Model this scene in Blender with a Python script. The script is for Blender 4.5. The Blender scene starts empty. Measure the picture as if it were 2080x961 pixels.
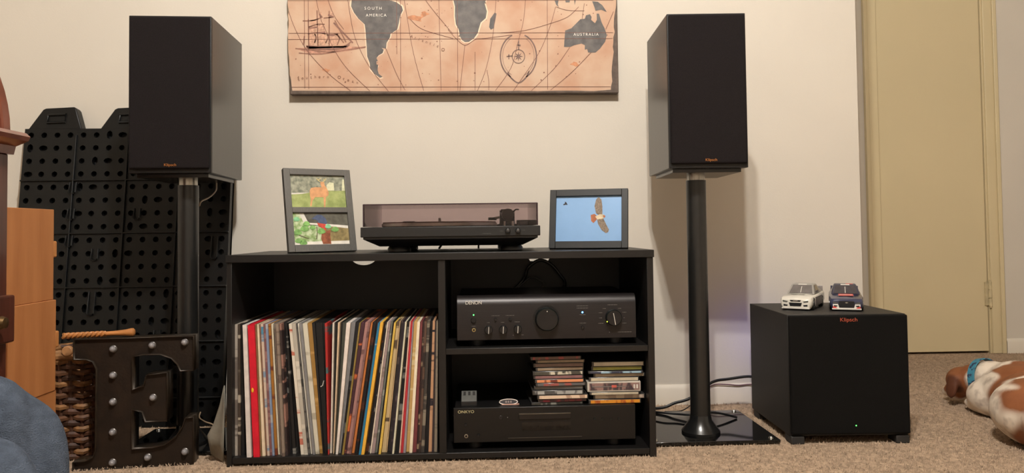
import bpy, bmesh, math, random
import numpy as np
from mathutils import Vector, Matrix, Euler

random.seed(7)
scene = bpy.context.scene
COL = scene.collection

# ------------------------------------------------------------------ camera
F_PX, CAM_H, YAW, PITCH, ROLL, CY = 1567.9, 0.5521, 0.0424, 0.0335, 0.0119, 414.5
_f = Vector((math.sin(YAW)*math.cos(PITCH), math.cos(YAW)*math.cos(PITCH), math.sin(PITCH)))
_r0 = Vector((math.cos(YAW), -math.sin(YAW), 0)); _u0 = _r0.cross(_f)
_r = _r0*math.cos(ROLL) - _u0*math.sin(ROLL); _u = _u0*math.cos(ROLL) + _r0*math.sin(ROLL)
CAM = Vector((0, 0, CAM_H))
cd = bpy.data.cameras.new('camera'); cam = bpy.data.objects.new('camera', cd); COL.objects.link(cam)
cd.sensor_width = 36; cd.lens = F_PX/2080*36; cd.shift_y = -(480.5-CY)/2080; cd.clip_start = 0.05
cam.matrix_world = Matrix.Translation(CAM) @ Matrix((_r, _u, -_f)).transposed().to_4x4()
scene.camera = cam

# ------------------------------------------------------------------ world, lamp power, exposure
world = bpy.data.worlds.new('world'); scene.world = world; world.use_nodes = True
world.node_tree.nodes['Background'].inputs[0].default_value = (0.9, 0.75, 0.55, 1)
world.node_tree.nodes['Background'].inputs[1].default_value = 0.0
vs = scene.view_settings
vs.view_transform = 'Standard'; vs.look = 'None'; vs.gamma = 1; vs.use_curve_mapping = False
vs.exposure = 0.0
LAMP_L = 3200.0      # radiance of the two bulbs of the ceiling lamp
LAMP_SPOTS = ((0.135, 0.27, 2.28), (0.045, 0.40, 2.28))

def at(x, y, Y):
    d = _r*((x-1040)/F_PX) + _u*((CY-y)/F_PX) + _f
    return CAM + d*(Y/d.y)
def atz(x, y, Z):
    d = _r*((x-1040)/F_PX) + _u*((CY-y)/F_PX) + _f
    return CAM + d*((Z-CAM_H)/d.z)

# ------------------------------------------------------------------ materials
def srgb(c):
    return tuple(((v/255)/12.92 if v/255 <= .04045 else ((v/255+.055)/1.055)**2.4) for v in c[:3])
MATS = {}
def mat(name, rgb, rough=.5, var=.12, scale=40., bump=0., bscale=None, metal=0., spec=.5, emit=None, estr=0., coat=0., stretch=(1, 1, 1), rgb2=None, thr=None):
    """procedural principled material: rgb in 0..255 sRGB, colour varied by noise"""
    if name in MATS: return MATS[name]
    m = bpy.data.materials.new(name); m.use_nodes = True; MATS[name] = m
    nt = m.node_tree; N = nt.nodes; L = nt.links; b = N['Principled BSDF']
    c = srgb(rgb)
    tc = N.new('ShaderNodeTexCoord'); mp = N.new('ShaderNodeMapping'); mp.inputs['Scale'].default_value = stretch; mp.inputs['Location'].default_value = tuple(random.uniform(-9, 9) for _ in range(3))
    L.new(tc.outputs['Object'], mp.inputs[0])
    nz = N.new('ShaderNodeTexNoise'); nz.inputs['Scale'].default_value = scale; nz.inputs['Detail'].default_value = 4
    L.new(mp.outputs[0], nz.inputs['Vector'])
    rp = N.new('ShaderNodeValToRGB')
    lo = tuple(v*(1-var) for v in c); hi = tuple(min(1, v*(1+var)) for v in c)
    if rgb2: hi = srgb(rgb2); lo = c
    t = thr or (.35, .65)
    rp.color_ramp.elements[0].position = t[0]; rp.color_ramp.elements[1].position = t[1]
    rp.color_ramp.elements[0].color = (*lo, 1); rp.color_ramp.elements[1].color = (*hi, 1)
    L.new(nz.outputs['Fac'], rp.inputs[0]); L.new(rp.outputs[0], b.inputs['Base Color'])
    b.inputs['Roughness'].default_value = rough; b.inputs['Metallic'].default_value = metal
    b.inputs['Specular IOR Level'].default_value = spec
    if coat: b.inputs['Coat Weight'].default_value = coat; b.inputs['Coat Roughness'].default_value = .1
    if emit: b.inputs['Emission Color'].default_value = (*srgb(emit), 1); b.inputs['Emission Strength'].default_value = estr
    if bump:
        n2 = N.new('ShaderNodeTexNoise'); n2.inputs['Scale'].default_value = bscale or scale*4; n2.inputs['Detail'].default_value = 3
        L.new(mp.outputs[0], n2.inputs['Vector'])
        bp = N.new('ShaderNodeBump'); bp.inputs['Strength'].default_value = bump; bp.inputs['Distance'].default_value = .004
        L.new(n2.outputs['Fac'], bp.inputs['Height']); L.new(bp.outputs[0], b.inputs['Normal'])
    return m

def smoke_mat(name, tint, gloss=.1):
    m = bpy.data.materials.new(name); m.use_nodes = True; nt = m.node_tree; N = nt.nodes; L = nt.links
    N.remove(N['Principled BSDF'])
    tr = N.new('ShaderNodeBsdfTransparent'); gl = N.new('ShaderNodeBsdfGlossy'); gl.inputs['Roughness'].default_value = .08
    nz = N.new('ShaderNodeTexNoise'); nz.inputs['Scale'].default_value = 6
    rp = N.new('ShaderNodeValToRGB'); rp.color_ramp.elements[0].color = (*[v*.97 for v in tint], 1); rp.color_ramp.elements[1].color = (*tint, 1)
    L.new(nz.outputs['Fac'], rp.inputs[0]); L.new(rp.outputs[0], tr.inputs[0])
    fr = N.new('ShaderNodeFresnel'); fr.inputs[0].default_value = 1.45
    mx = N.new('ShaderNodeMixShader'); L.new(fr.outputs[0], mx.inputs[0]); L.new(tr.outputs[0], mx.inputs[1]); L.new(gl.outputs[0], mx.inputs[2])
    L.new(mx.outputs[0], N['Material Output'].inputs[0]); MATS[name] = m
    return m

# ------------------------------------------------------------------ mesh builder
class MB:
    def __init__(s): s.v = []; s.f = []; s.mi = []; s.cur = 0
    def add(s, vs, fs):
        o = len(s.v); s.v += [tuple(v) for v in vs]; s.f += [tuple(i+o for i in f) for f in fs]; s.mi += [s.cur]*len(fs); return s
    def box(s, x0, x1, y0, y1, z0, z1, M=None):
        vs = [Vector((x, y, z)) for z in (z0, z1) for y in (y0, y1) for x in (x0, x1)]
        if M: vs = [M @ v for v in vs]
        return s.add(vs, [(0, 2, 3, 1), (4, 5, 7, 6), (0, 1, 5, 4), (2, 6, 7, 3), (0, 4, 6, 2), (1, 3, 7, 5)])
    def hexa(s, vs):
        return s.add(vs, [(0, 2, 3, 1), (4, 5, 7, 6), (0, 1, 5, 4), (2, 6, 7, 3), (0, 4, 6, 2), (1, 3, 7, 5)])
    def cyl(s, p0, p1, r0, r1=None, n=20, caps=True):
        p0 = Vector(p0); p1 = Vector(p1); r1 = r0 if r1 is None else r1
        d = (p1-p0).normalized(); a = d.orthogonal().normalized(); b = d.cross(a)
        vs = []
        for p, r in ((p0, r0), (p1, r1)):
            for i in range(n):
                t = 2*math.pi*i/n; vs.append(p + a*math.cos(t)*r + b*math.sin(t)*r)
        fs = [(i, (i+1) % n, n+(i+1) % n, n+i) for i in range(n)]
        if caps: fs += [tuple(range(n-1, -1, -1)), tuple(range(n, 2*n))]
        return s.add(vs, fs)
    def lathe(s, prof, c=(0, 0, 0), axis=(0, 0, 1), n=28):
        """prof: list of (radius, height along axis)"""
        d = Vector(axis).normalized(); a = d.orthogonal().normalized(); b = d.cross(a); c = Vector(c)
        vs = []
        for r, h in prof:
            for i in range(n):
                t = 2*math.pi*i/n; vs.append(c + d*h + (a*math.cos(t)+b*math.sin(t))*max(r, 1e-5))
        fs = []
        for k in range(len(prof)-1):
            for i in range(n):
                j = (i+1) % n; fs.append((k*n+i, k*n+j, (k+1)*n+j, (k+1)*n+i))
        fs += [tuple(range(n-1, -1, -1)), tuple((len(prof)-1)*n+i for i in range(n))]
        return s.add(vs, fs)
    def tube(s, pts, r, n=8, closed=False, smooth=True):
        pts = [Vector(p) for p in pts]
        if smooth and len(pts) > 2: pts = catmull(pts, 6)
        rs = r if isinstance(r, (list, tuple)) else None
        vs = []; m = len(pts); up = Vector((.13, .31, .94))
        for k, p in enumerate(pts):
            t = (pts[min(k+1, m-1)]-pts[max(k-1, 0)]).normalized()
            a = t.cross(up); a = a.normalized() if a.length > 1e-4 else t.orthogonal().normalized(); b = t.cross(a)
            rr = r if rs is None else rs[0]+(rs[1]-rs[0])*k/(m-1)
            for i in range(n):
                q = 2*math.pi*i/n; vs.append(p + (a*math.cos(q)+b*math.sin(q))*rr)
        fs = [(k*n+i, k*n+(i+1) % n, (k+1)*n+(i+1) % n, (k+1)*n+i) for k in range(m-1) for i in range(n)]
        fs += [tuple(range(n-1, -1, -1)), tuple((m-1)*n+i for i in range(n))]
        return s.add(vs, fs)
    def ell(s, c, r, M=None, nu=16, nv=10):
        vs = []; c = Vector(c)
        for j in range(1, nv):
            p = math.pi*j/nv
            for i in range(nu):
                t = 2*math.pi*i/nu; q = Vector((math.cos(t)*math.sin(p)*r[0], math.sin(t)*math.sin(p)*r[1], math.cos(p)*r[2]))
                vs.append(c + (M @ q if M else q))
        k = len(vs)
        for q in (Vector((0, 0, r[2])), Vector((0, 0, -r[2]))): vs.append(c + (M @ q if M else q))
        fs = [(j*nu+i, (j+1)*nu+i, (j+1)*nu+(i+1) % nu, j*nu+(i+1) % nu) for j in range(nv-2) for i in range(nu)]
        fs += [(k, i, (i+1) % nu) for i in range(nu)] + [(k+1, (nv-2)*nu+(i+1) % nu, (nv-2)*nu+i) for i in range(nu)]
        return s.add(vs, fs)
    def prism(s, poly, t0, t1, fr=None):
        """poly in (a,b); placed at fr(a,b,t)"""
        fr = fr or (lambda a, b, t: (a, t, b)); n = len(poly)
        vs = [fr(a, b, t0) for a, b in poly] + [fr(a, b, t1) for a, b in poly]
        return s.add(vs, [tuple(range(n)), tuple(range(2*n-1, n-1, -1))] + [(i, n+i, n+(i+1) % n, (i+1) % n) for i in range(n)])
    def build(s, name, m, parent=None, loc=(0, 0, 0), rot=(0, 0, 0), bevel=0, seg=2, smooth=35):
        me = bpy.data.meshes.new(name); me.from_pydata([tuple(v) for v in s.v], [], s.f)
        for mm in (m if isinstance(m, (list, tuple)) else [m]): me.materials.append(mm)
        if any(s.mi): me.polygons.foreach_set('material_index', s.mi)
        bm = bmesh.new(); bm.from_mesh(me); bmesh.ops.recalc_face_normals(bm, faces=bm.faces[:]); bm.to_mesh(me); bm.free()
        if smooth:
            me.polygons.foreach_set('use_smooth', [True]*len(me.polygons)); me.set_sharp_from_angle(angle=math.radians(smooth))
        o = bpy.data.objects.new(name, me); COL.objects.link(o); o.parent = parent; o.location = loc; o.rotation_euler = rot
        if bevel:
            b = o.modifiers.new('bevel', 'BEVEL'); b.width = bevel; b.segments = seg; b.limit_method = 'ANGLE'; b.angle_limit = math.radians(40)
        return o
def catmull(P, k):
    out = []
    for i in range(len(P)-1):
        a = P[max(i-1, 0)]; b = P[i]; c = P[i+1]; d = P[min(i+2, len(P)-1)]
        for j in range(k):
            t = j/k; out.append(.5*((2*b)+(c-a)*t+(2*a-5*b+4*c-d)*t*t+(3*b-a-3*c+d)*t**3))
    out.append(P[-1]); return out

def tag(o, label, cat, group=None, kind=None):
    o['label'] = label; o['category'] = cat
    if group: o['group'] = group
    if kind: o['kind'] = kind
    return o
def thing(name, label, cat, loc=(0, 0, 0), rz=0, group=None):
    o = bpy.data.objects.new(name, None); COL.objects.link(o); o.location = loc; o.rotation_euler = (0, 0, rz); o.empty_display_size = .05
    return tag(o, label, cat, group)
def struct(o): o['kind'] = 'structure'; return o
def box(name, m, parent, x0, x1, y0, y1, z0, z1, bevel=0, **k): return MB().box(x0, x1, y0, y1, z0, z1).build(name, m, parent, bevel=bevel, **k)

def text_mesh(name, body, size, m, parent, loc, rot=(math.pi/2, 0, 0), extrude=.0004, align='CENTER', space=1.0, sx=1.0):
    cu = bpy.data.curves.new(name, 'FONT'); cu.body = body; cu.size = size; cu.extrude = extrude; cu.align_x = align; cu.align_y = 'CENTER'; cu.space_character = space
    t = bpy.data.objects.new(name+'_curve', cu); COL.objects.link(t)
    bpy.context.view_layer.update()
    me = bpy.data.meshes.new_from_object(t.evaluated_get(bpy.context.evaluated_depsgraph_get()))
    bpy.data.objects.remove(t); me.name = name; me.materials.clear(); me.materials.append(m)
    o = bpy.data.objects.new(name, me); COL.objects.link(o); o.parent = parent; o.location = loc; o.rotation_euler = rot; o.scale = (sx, 1, 1)
    return o

# shared materials
BLK = mat('black_laminate', (19, 17, 16), .42, .2, 60, .05, stretch=(1, 8, 8))
BLKIN = mat('black_plastic', (13, 12, 12), .45, .15, 80)
GLOSSBLK = mat('gloss_black', (12, 12, 12), .06, .1, 20, spec=.6)
PAINT = mat('wall_paint', (208, 200, 187), .75, .02, 3, .05, 220)
WTRIM = mat('white_trim', (222, 213, 198), .45, .02, 6)
DOORP = mat('cream_door_paint', (208, 192, 154), .5, .03, 2)
CARPET = mat('beige_carpet', (180, 156, 132), .95, .25, 90, .6, 500, spec=.1)
SILVER = mat('brushed_silver', (190, 188, 182), .3, .08, 120, metal=1)
WHITEINK = mat('white_print', (205, 200, 190), .6, .05, 30)
DIMINK = mat('grey_print', (112, 108, 104), .6, .05, 30)

# ------------------------------------------------------------------ the room
YW, XC, YD = 2.4137, 1.2155, 3.2307
XL, XR, YB, ZC = -2.7, 3.0, -2.6, 2.44
struct(box('floor', CARPET, None, XL-.1, XR+.1, YB-.1, YD+.1, -.1, 0))
struct(box('ceiling', PAINT, None, XL-.1, XR+.1, YB-.1, YD+.1, ZC, ZC+.1))
struct(box('wall_back', PAINT, None, XL-.1, XC, YW, YD+.1, 0, ZC))
struct(box('wall_left', PAINT, None, XL-.1, XL, YB, YW, 0, ZC))
struct(box('wall_right', PAINT, None, XR, XR+.1, YB, YD+.1, 0, ZC))
struct(box('wall_front', PAINT, None, XL-.1, XR+.1, YB-.1, YB, 0, ZC))
DX0, DX1, DZ = 1.718, 2.177, 2.03
wf = MB(); wf.box(XC, DX0-.02, YD, YD+.1, 0, ZC); wf.box(DX1+.02, XR, YD, YD+.1, 0, ZC); wf.box(DX0-.02, DX1+.02, YD, YD+.1, DZ+.02, ZC); wf.box(DX0-.02, DX1+.02, YD+.07, YD+.1, 0, DZ+.02)
struct(wf.build('wall_far', PAINT))
def base_profile(name, p0, p1, n, h=.062):
    p0 = Vector(p0); p1 = Vector(p1); n = Vector(n)
    pr = [(0, 0), (.012, 0), (.012, h-.014), (.007, h-.004), (.004, h), (0, h)]
    m = MB(); vs = [p + n*a + Vector((0, 0, b)) for p in (p0, p1) for a, b in pr]; k = len(pr)
    m.add(vs, [tuple(range(k)), tuple(range(2*k-1, k-1, -1))]+[(i, (i+1) % k, k+(i+1) % k, k+i) for i in range(k)])
    return struct(m.build(name, WTRIM))
base_profile('baseboard_back', (XL, YW, 0), (XC, YW, 0), (0, -1, 0))
base_profile('baseboard_corner', (XC, YW-.012, 0), (XC, YD, 0), (1, 0, 0))
base_profile('baseboard_far', (2.245, YD, 0), (XR, YD, 0), (0, -1, 0))
base_profile('baseboard_right', (XR, YB, 0), (XR, YD, 0), (-1, 0, 0))
base_profile('baseboard_left', (XL, YB, 0), (XL, YW, 0), (1, 0, 0))
# door in the far wall: slab, jamb, casing, hinge
door = struct(box('door_1', DOORP, None, DX0+.002, DX1-.003, YD+.004, YD+.04, .010, DZ-.003, bevel=.001))
jm = MB(); jm.box(DX0-.02, DX0, YD-.002, YD+.07, 0, DZ+.02); jm.box(DX1, DX1+.022, YD-.002, YD+.07, 0, DZ+.02); jm.box(DX0, DX1, YD-.002, YD+.07, DZ, DZ+.02)
struct(jm.build('trim_1', DOORP, bevel=.0015))
def casing(name, x0, x1, z1, flip):
    m = MB(); m.box(x0, x1, YD-.010, YD, 0, z1)
    if flip: m.box(x1-.018, x1, YD-.018, YD-.010, 0, z1)
    else: m.box(x0, x0+.018, YD-.018, YD-.010, 0, z1)
    return struct(m.build(name, DOORP, bevel=.003))
casing('trim_2', DX0-.066, DX0-.006, DZ+.066, False); casing('trim_3', DX1+.006, DX1+.062, DZ+.066, True)
struct(box('trim_4', DOORP, None, DX0-.066, DX1+.062, YD-.011, YD, DZ+.012, DZ+.068, bevel=.003))
for hz in (.255, 1.75):
    hg = MB()
    for k in range(3): hg.cyl((DX1+.001, YD-.010, hz-.053+k*.036), (DX1+.001, YD-.010, hz-.020+k*.036), .007, n=12)
    hg.cyl((DX1+.001, YD-.010, hz-.060), (DX1+.001, YD-.010, hz+.058), .0045, n=10)
    hg.box(DX1-.016, DX1+.016, YD-.0035, YD+.003, hz-.05, hz+.05)
    hg.build('hinge', mat('painted_hinge', (196, 181, 144), .45), door)

# carpet pile (uncountable): little tufts over the carpet in view
def carpet_pile():
    rng = np.random.default_rng(3)
    n = 110000
    x = rng.uniform(-1.25, 2.6, n); y = 1.60 + (3.22-1.60)*rng.uniform(0, 1, n)**1.25
    keep = ~((x < XC) & (y > YW-.014)); keep &= ~((x > 1.65) & (y > YD-.02))
    x = x[keep]; y = y[keep]; n = len(x)
    a = rng.uniform(0, 6.283, n); w = rng.uniform(.0016, .0030, n); h = rng.uniform(.003, .0075, n)
    dx = np.cos(a)*w; dy = np.sin(a)*w; lx = rng.normal(0, .0022, n); ly = rng.normal(0, .0022, n)
    V = np.zeros((n, 4, 3), np.float32)
    V[:, 0] = np.stack([x-dx, y-dy, np.zeros(n)-.001], 1); V[:, 1] = np.stack([x+dx, y+dy, np.zeros(n)-.001], 1)
    V[:, 2] = np.stack([x+dy, y-dx, np.zeros(n)-.001], 1); V[:, 3] = np.stack([x+lx, y+ly, h], 1)
    F = np.array([[0, 1, 3], [1, 2, 3], [2, 0, 3]], np.int32)[None] + (np.arange(n, dtype=np.int32)*4)[:, None, None]
    me = bpy.data.meshes.new('carpet_pile'); me.vertices.add(n*4); me.vertices.foreach_set('co', V.ravel())
    me.loops.add(n*9); me.loops.foreach_set('vertex_index', F.ravel()); me.polygons.add(n*3); me.polygons.foreach_set('loop_start', np.arange(0, n*9, 3, dtype=np.int32))
    me.update(calc_edges=True); me.materials.append(CARPET)
    o = bpy.data.objects.new('carpet_pile', me); COL.objects.link(o)
    tag(o, 'short beige carpet pile covering the floor', 'carpet', kind='stuff')
carpet_pile()

# ceiling lamp (out of frame, the room's light)
lx, ly = .09, .335
lamp = thing('ceiling_lamp_offscreen', 'ceiling lamp with two bare bulbs under an added bronze dish that shades the ceiling', 'lamp', (lx, ly, ZC))
MB().lathe([(.15, -.001), (.26, -.05), (.27, -.07), (.26, -.07), (.02, -.062), (.0, -.062)], n=40).build('added_shade_dish', mat('shade_dish_bronze', (70, 58, 46), .6, .1, 30), lamp)  # dark dish added to keep bulb light off the ceiling and lower the bounce
for p in LAMP_SPOTS:
    q = Vector(p)-Vector((lx, ly, ZC))
    MB().cyl((0, 0, -.035), (q.x, q.y, q.z+.05), .012).build('arm', WTRIM, lamp)
    MB().lathe([(.017, .075), (.019, .05), (.019, .045)], q).build('socket', WTRIM, lamp)
    MB().ell(q, (.03, .03, .034), nu=12, nv=7).build('bulb_offscreen', mat('lit_bulb', (255, 240, 210), .5, emit=(255, 251, 245), estr=LAMP_L), lamp)

# ------------------------------------------------------------------ media console
CX0, CX1, CY0, CD, CZ = -.602, .4216, 1.8673, .385, .4996
con = thing('media_console', 'wide black laminate media console with open shelves against the cream wall', 'console', ((CX0+CX1)/2, CY0, 0))
ox = (CX0+CX1)/2
def cbox(name, x0, x1, y0, y1, z0, z1, m=BLK, bev=.0012): return box(name, m, con, x0-ox, x1-ox, y0, y1, z0, z1, bevel=bev)
cbox('top', CX0-.002, CX1+.002, -.004, CD, CZ-.018, CZ)
cbox('side_panel', CX0, CX0+.012, 0, CD-.003, 0, CZ-.018); cbox('side_panel', CX1-.016, CX1, 0, CD-.003, 0, CZ-.018)
DIV0 = at(890.5, 700, CY0).x; DIV1 = at(905.5, 700, CY0).x
ZB1 = at(680, 926.5, CY0).z; ZB0 = ZB1-.014
ZS1 = at(1110, 705, CY0).z; ZS0 = ZS1-.0145
cbox('divider', DIV0, DIV1, .001, CD-.006, ZB1, CZ-.018)
cbox('bottom_panel', CX0+.012, CX1-.016, .002, CD-.006, ZB0, ZB1)
cbox('shelf', DIV1, CX1-.016, .001, CD-.006, ZS0, ZS1)
def back_panel(x0, x1, hole):
    z0, z1 = ZB1, CZ-.018
    poly = [(x0-ox, z0), (x1-ox, z0), (x1-ox, z1)] + [(a-ox, b) for a, b in hole] + [(x0-ox, z1)]
    m = MB(); m.prism(poly, CD-.006, CD-.003); m.build('back_panel', BLKIN, con)
yb = CY0+CD-.006
c = at(739, 530, yb); zt = CZ-.018
R_ = .038
h1 = [(c.x+R_*math.cos(t), zt-.026*math.sin(t)-.0001) for t in [math.pi*k/14 for k in range(15)]]
back_panel(CX0+.012, DIV0, h1)
c = at(1095, 525, yb)
h2 = [(c.x+.038, zt), (c.x+.026, zt-.021), (c.x-.026, zt-.021), (c.x-.038, zt)]
back_panel(DIV1, CX1-.016, h2)
MB().box(CX0+.012-ox, CX1-.016-ox, .02, .034, 0, ZB0).build('kick_board', BLKIN, con)

# ------------------------------------------------------------------ records
REC = [  # left edge at the top, left edge at the foot (photo pixels), spine colour, second colour, words
 (474.9, 475.2, (104, 94, 86), (160, 150, 138), 'taupe'), (481, 481, (66, 54, 44), (170, 158, 140), 'dark brown'), (486, 487, (22, 20, 22), None, 'black'),
 (490.5, 494, (20, 24, 32), (60, 60, 66), 'blue-black'), (495, 503.5, (214, 204, 196), None, 'wide white'), (503.6, 513, (140, 14, 40), None, 'thin crimson'), (505.5, 517, (206, 22, 44), None, 'wide bright red'),
 (519, 529.5, (120, 96, 62), None, 'olive tan'), (522.5, 533, (222, 204, 174), None, 'thin cream'), (526, 539.5, (122, 84, 62), None, 'brown'), (529, 542.5, (196, 176, 158), (120, 140, 160), 'pinkish cream'),
 (534.5, 547.5, (120, 80, 80), (150, 110, 104), 'dusty mauve'), (539, 553, (122, 138, 164), (160, 165, 170), 'blue-grey'), (544, 557.5, (158, 104, 40), (110, 50, 24), 'rust gold'), (549, 563, (212, 202, 178), None, 'pale cream'),
 (553, 567, (48, 36, 32), None, 'dark brown'), (556.5, 569.5, (122, 108, 98), None, 'grey taupe'), (562, 575, (134, 118, 104), (100, 84, 74), 'warm taupe'), (568, 581, (54, 40, 38), (150, 110, 96), 'speckled dark brown'),
 (572, 585, (22, 20, 22), (120, 120, 116), 'black'), (577, 592, (24, 21, 20), (130, 126, 118), 'black'), (581, 599, (20, 20, 22), None, 'black'),
 (585.8, 610.5, (218, 208, 190), (190, 110, 90), 'white'), (592.5, 618, (176, 168, 154), (206, 198, 182), 'pale grey'), (600.8, 625.5, (92, 88, 84), (50, 48, 46), 'dark grey'), (603, 630, (222, 214, 198), None, 'thin white'),
 (607.5, 635, (124, 122, 122), None, 'mid grey'), (613.3, 640, (206, 198, 178), (170, 160, 140), 'wide cream'), (623, 648, (150, 112, 54), (180, 140, 80), 'ochre'), (632, 654, (28, 26, 26), None, 'black'), (638, 656, (24, 23, 23), None, 'black'), (652, 663.3, (20, 20, 20), None, 'black'),
 (659.5, 666, (170, 40, 36), (70, 96, 96), 'red and teal'), (674, 669, (216, 206, 190), None, 'thin white'), (677.4, 672.5, (26, 22, 20), None, 'black'), (685.7, 675.5, (206, 180, 148), None, 'thin tan'), (690, 678, (20, 20, 20), None, 'black'),
 (695, 680, (64, 66, 58), None, 'dark green-grey'), (704, 682, (226, 214, 204), None, 'wide white'), (712.4, 687, (122, 120, 120), None, 'grey'), (721.5, 691, (26, 24, 26), (100, 100, 98), 'black'),
 (730.5, 695, (138, 114, 56), None, 'olive gold'), (734, 699.5, (64, 34, 44), (196, 100, 50), 'plum with orange lettering'), (742, 703.4, (172, 126, 118), (120, 84, 78), 'pink'), (748.3, 709, (128, 92, 88), (96, 66, 64), 'brown mauve'), (753.3, 713.6, (198, 118, 60), None, 'orange'),
 (757, 719, (30, 26, 26), (84, 44, 30), 'black'), (763.5, 725, (54, 28, 26), (24, 24, 30), 'dark maroon'), (769, 729.5, (32, 112, 150), (130, 150, 160), 'blue'), (773.6, 734.6, (226, 172, 62), None, 'bright yellow'), (780, 741, (24, 22, 24), (90, 50, 30), 'black'),
 (783.3, 747, (28, 24, 26), (120, 116, 110), 'black'), (786.6, 751, (224, 210, 190), None, 'thin ivory'), (789.2, 754, (154, 134, 132), (128, 112, 104), 'mauve grey'), (794, 761, (104, 106, 98), (150, 150, 140), 'grey-green'), (798, 766, (28, 26, 26), None, 'black'),
 (801.6, 769.5, (212, 178, 80), None, 'yellow'), (805.7, 774.5, (196, 172, 128), (90, 74, 56), 'tan with dark patches'), (811, 783, (188, 160, 120), None, 'thin tan'), (813.4, 785.5, (44, 36, 36), (80, 66, 60), 'dark brown'), (818, 791.6, (40, 32, 40), (84, 70, 76), 'dark plum'),
 (824, 797, (204, 200, 174), None, 'pale green'), (827.4, 801, (20, 20, 20), (120, 118, 110), 'black'), (832.4, 810.4, (216, 176, 156), None, 'thin peach'), (835, 813.5, (178, 44, 52), None, 'red'), (839, 819, (144, 134, 140), None, 'thin grey'),
 (841.2, 824.4, (196, 158, 98), (212, 190, 140), 'gold tan'), (848, 831.4, (228, 214, 188), None, 'ivory'), (854, 837.7, (110, 52, 54), None, 'maroon'), (859, 845.5, (58, 38, 34), (170, 140, 110), 'speckled brown'), (863, 850, (84, 62, 50), (40, 30, 28), 'brown'),
 (868, 855, (58, 52, 48), (130, 120, 104), 'dark grey'), (874, 862, (18, 16, 18), None, 'black'), (879, 870, (184, 140, 106), (30, 26, 36), 'patchwork tan and black'), (884, 877, (48, 38, 40), None, 'dark brown'), (886.3, 881.5, (128, 116, 100), (90, 84, 70), 'grey-brown'), (890, 888, None, None, '')]
ORD = ['zero'] + 'first second third fourth fifth sixth seventh eighth ninth tenth eleventh twelfth thirteenth fourteenth fifteenth sixteenth seventeenth eighteenth nineteenth twentieth'.split()
TENS = {2: 'twenty', 3: 'thirty'}
def ordinal(n):
    if n <= 20: return ORD[n]
    if n == 30: return 'thirtieth'
    if n == 40: return 'fortieth'
    return TENS[n//10]+'-'+ORD[n % 10]
COVER = mat('sleeve_cover', (120, 110, 100), .5, .2, 30)
nrec = len(REC)-1
for i in range(nrec):
    tx, bx, c1, c2, w = REC[i]; tx2, bx2 = REC[i+1][:2]
    tone = sum(c1)/3
    Yf = CY0+.010+random.random()*.016 + (.012 if tone < 40 else 0)
    if i in (4, 6, 17, 48, 49, 56, 61): Yf = CY0+.006
    ty = 661-.027*(tx-467)-(6 if i > 60 else 0)*.5
    g = .25
    Yr = CY0+.016
    pt0 = at(tx+g, ty, Yr); pt1 = at(max(tx2-g, tx+1.2) if i != 32 else tx+5, ty, Yr); pb0 = at(bx+g, 922, Yr); pb1 = at(max(bx2-g, bx+1.2), 922, Yr)
    for q_ in (pt0, pt1, pb0, pb1): q_.x = min(max(q_.x, CX0+.0123), DIV0-.0005)
    z0 = ZB1; zt_ = z0+.3135-random.random()*.002
    k0 = (zt_-pb0.z)/(pt0.z-pb0.z); kb_ = (z0-pb0.z)/(pt0.z-pb0.z)
    L0 = lambda k: pb0.x+(pt0.x-pb0.x)*k
    L1 = lambda k: pb1.x+(pt1.x-pb1.x)*k
    x00, x01, x10, x11 = L0(kb_), L1(kb_), L0(k0), L1(k0)
    bxc = (x00+x01)/2; dpt = .313
    m = MB(); e = .0006
    V = [(x00-bxc, 0, 0), (x01-bxc, 0, 0), (x00-bxc, dpt, 0), (x01-bxc, dpt, 0), (x10-bxc, 0, zt_-z0), (x11-bxc, 0, zt_-z0), (x10-bxc, dpt, zt_-z0), (x11-bxc, dpt, zt_-z0)]
    m.hexa(V)
    if c2: sm = mat('sleeve_%d' % i, c1, .55, .1, 22, rgb2=c2, stretch=(.2, .2, 1.6), thr=(.56, .60))
    else: sm = mat('sleeve_%d' % i, c1, .5, .08, 60)
    o = m.build('record_sleeve', sm, loc=(bxc, Yf, z0), smooth=0)
    if i < nrec//2: lab = '%s record sleeve, %s from the console side panel by the perforated panel' % (w, ordinal(i+1))
    else: lab = '%s record sleeve, %s from the divider beside the amplifier' % (w, ordinal(nrec-i))
    tag(o, lab, 'record', 'records in the console')
    if i == 6: MB().ell((at(515.5, 791, Yr).x-bxc, -.0004, at(515, 791, Yr).z-z0), (.0028, .0008, .0055)).build('yellow_mark', mat('yellow_ink', (236, 190, 40), .5), o)
    if i == 10: MB().box(*(lambda a, b: (a.x-bxc, b.x-bxc, -.0006, .001, b.z-z0, a.z-z0))(at(530.3, 664, Yr), at(534.6, 678, Yr))).build('blue_label', mat('label_blue', (70, 130, 160), .5), o)
    if i == 30:
        p = [at(648.6, 788.5, Yr), at(652.5, 786, Yr), at(655.2, 776, Yr)]
        MB().tube([(q.x-bxc, -.0008, q.z-z0) for q in p], .0012, 6, smooth=False).build('white_tick', WHITEINK, o)

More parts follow.
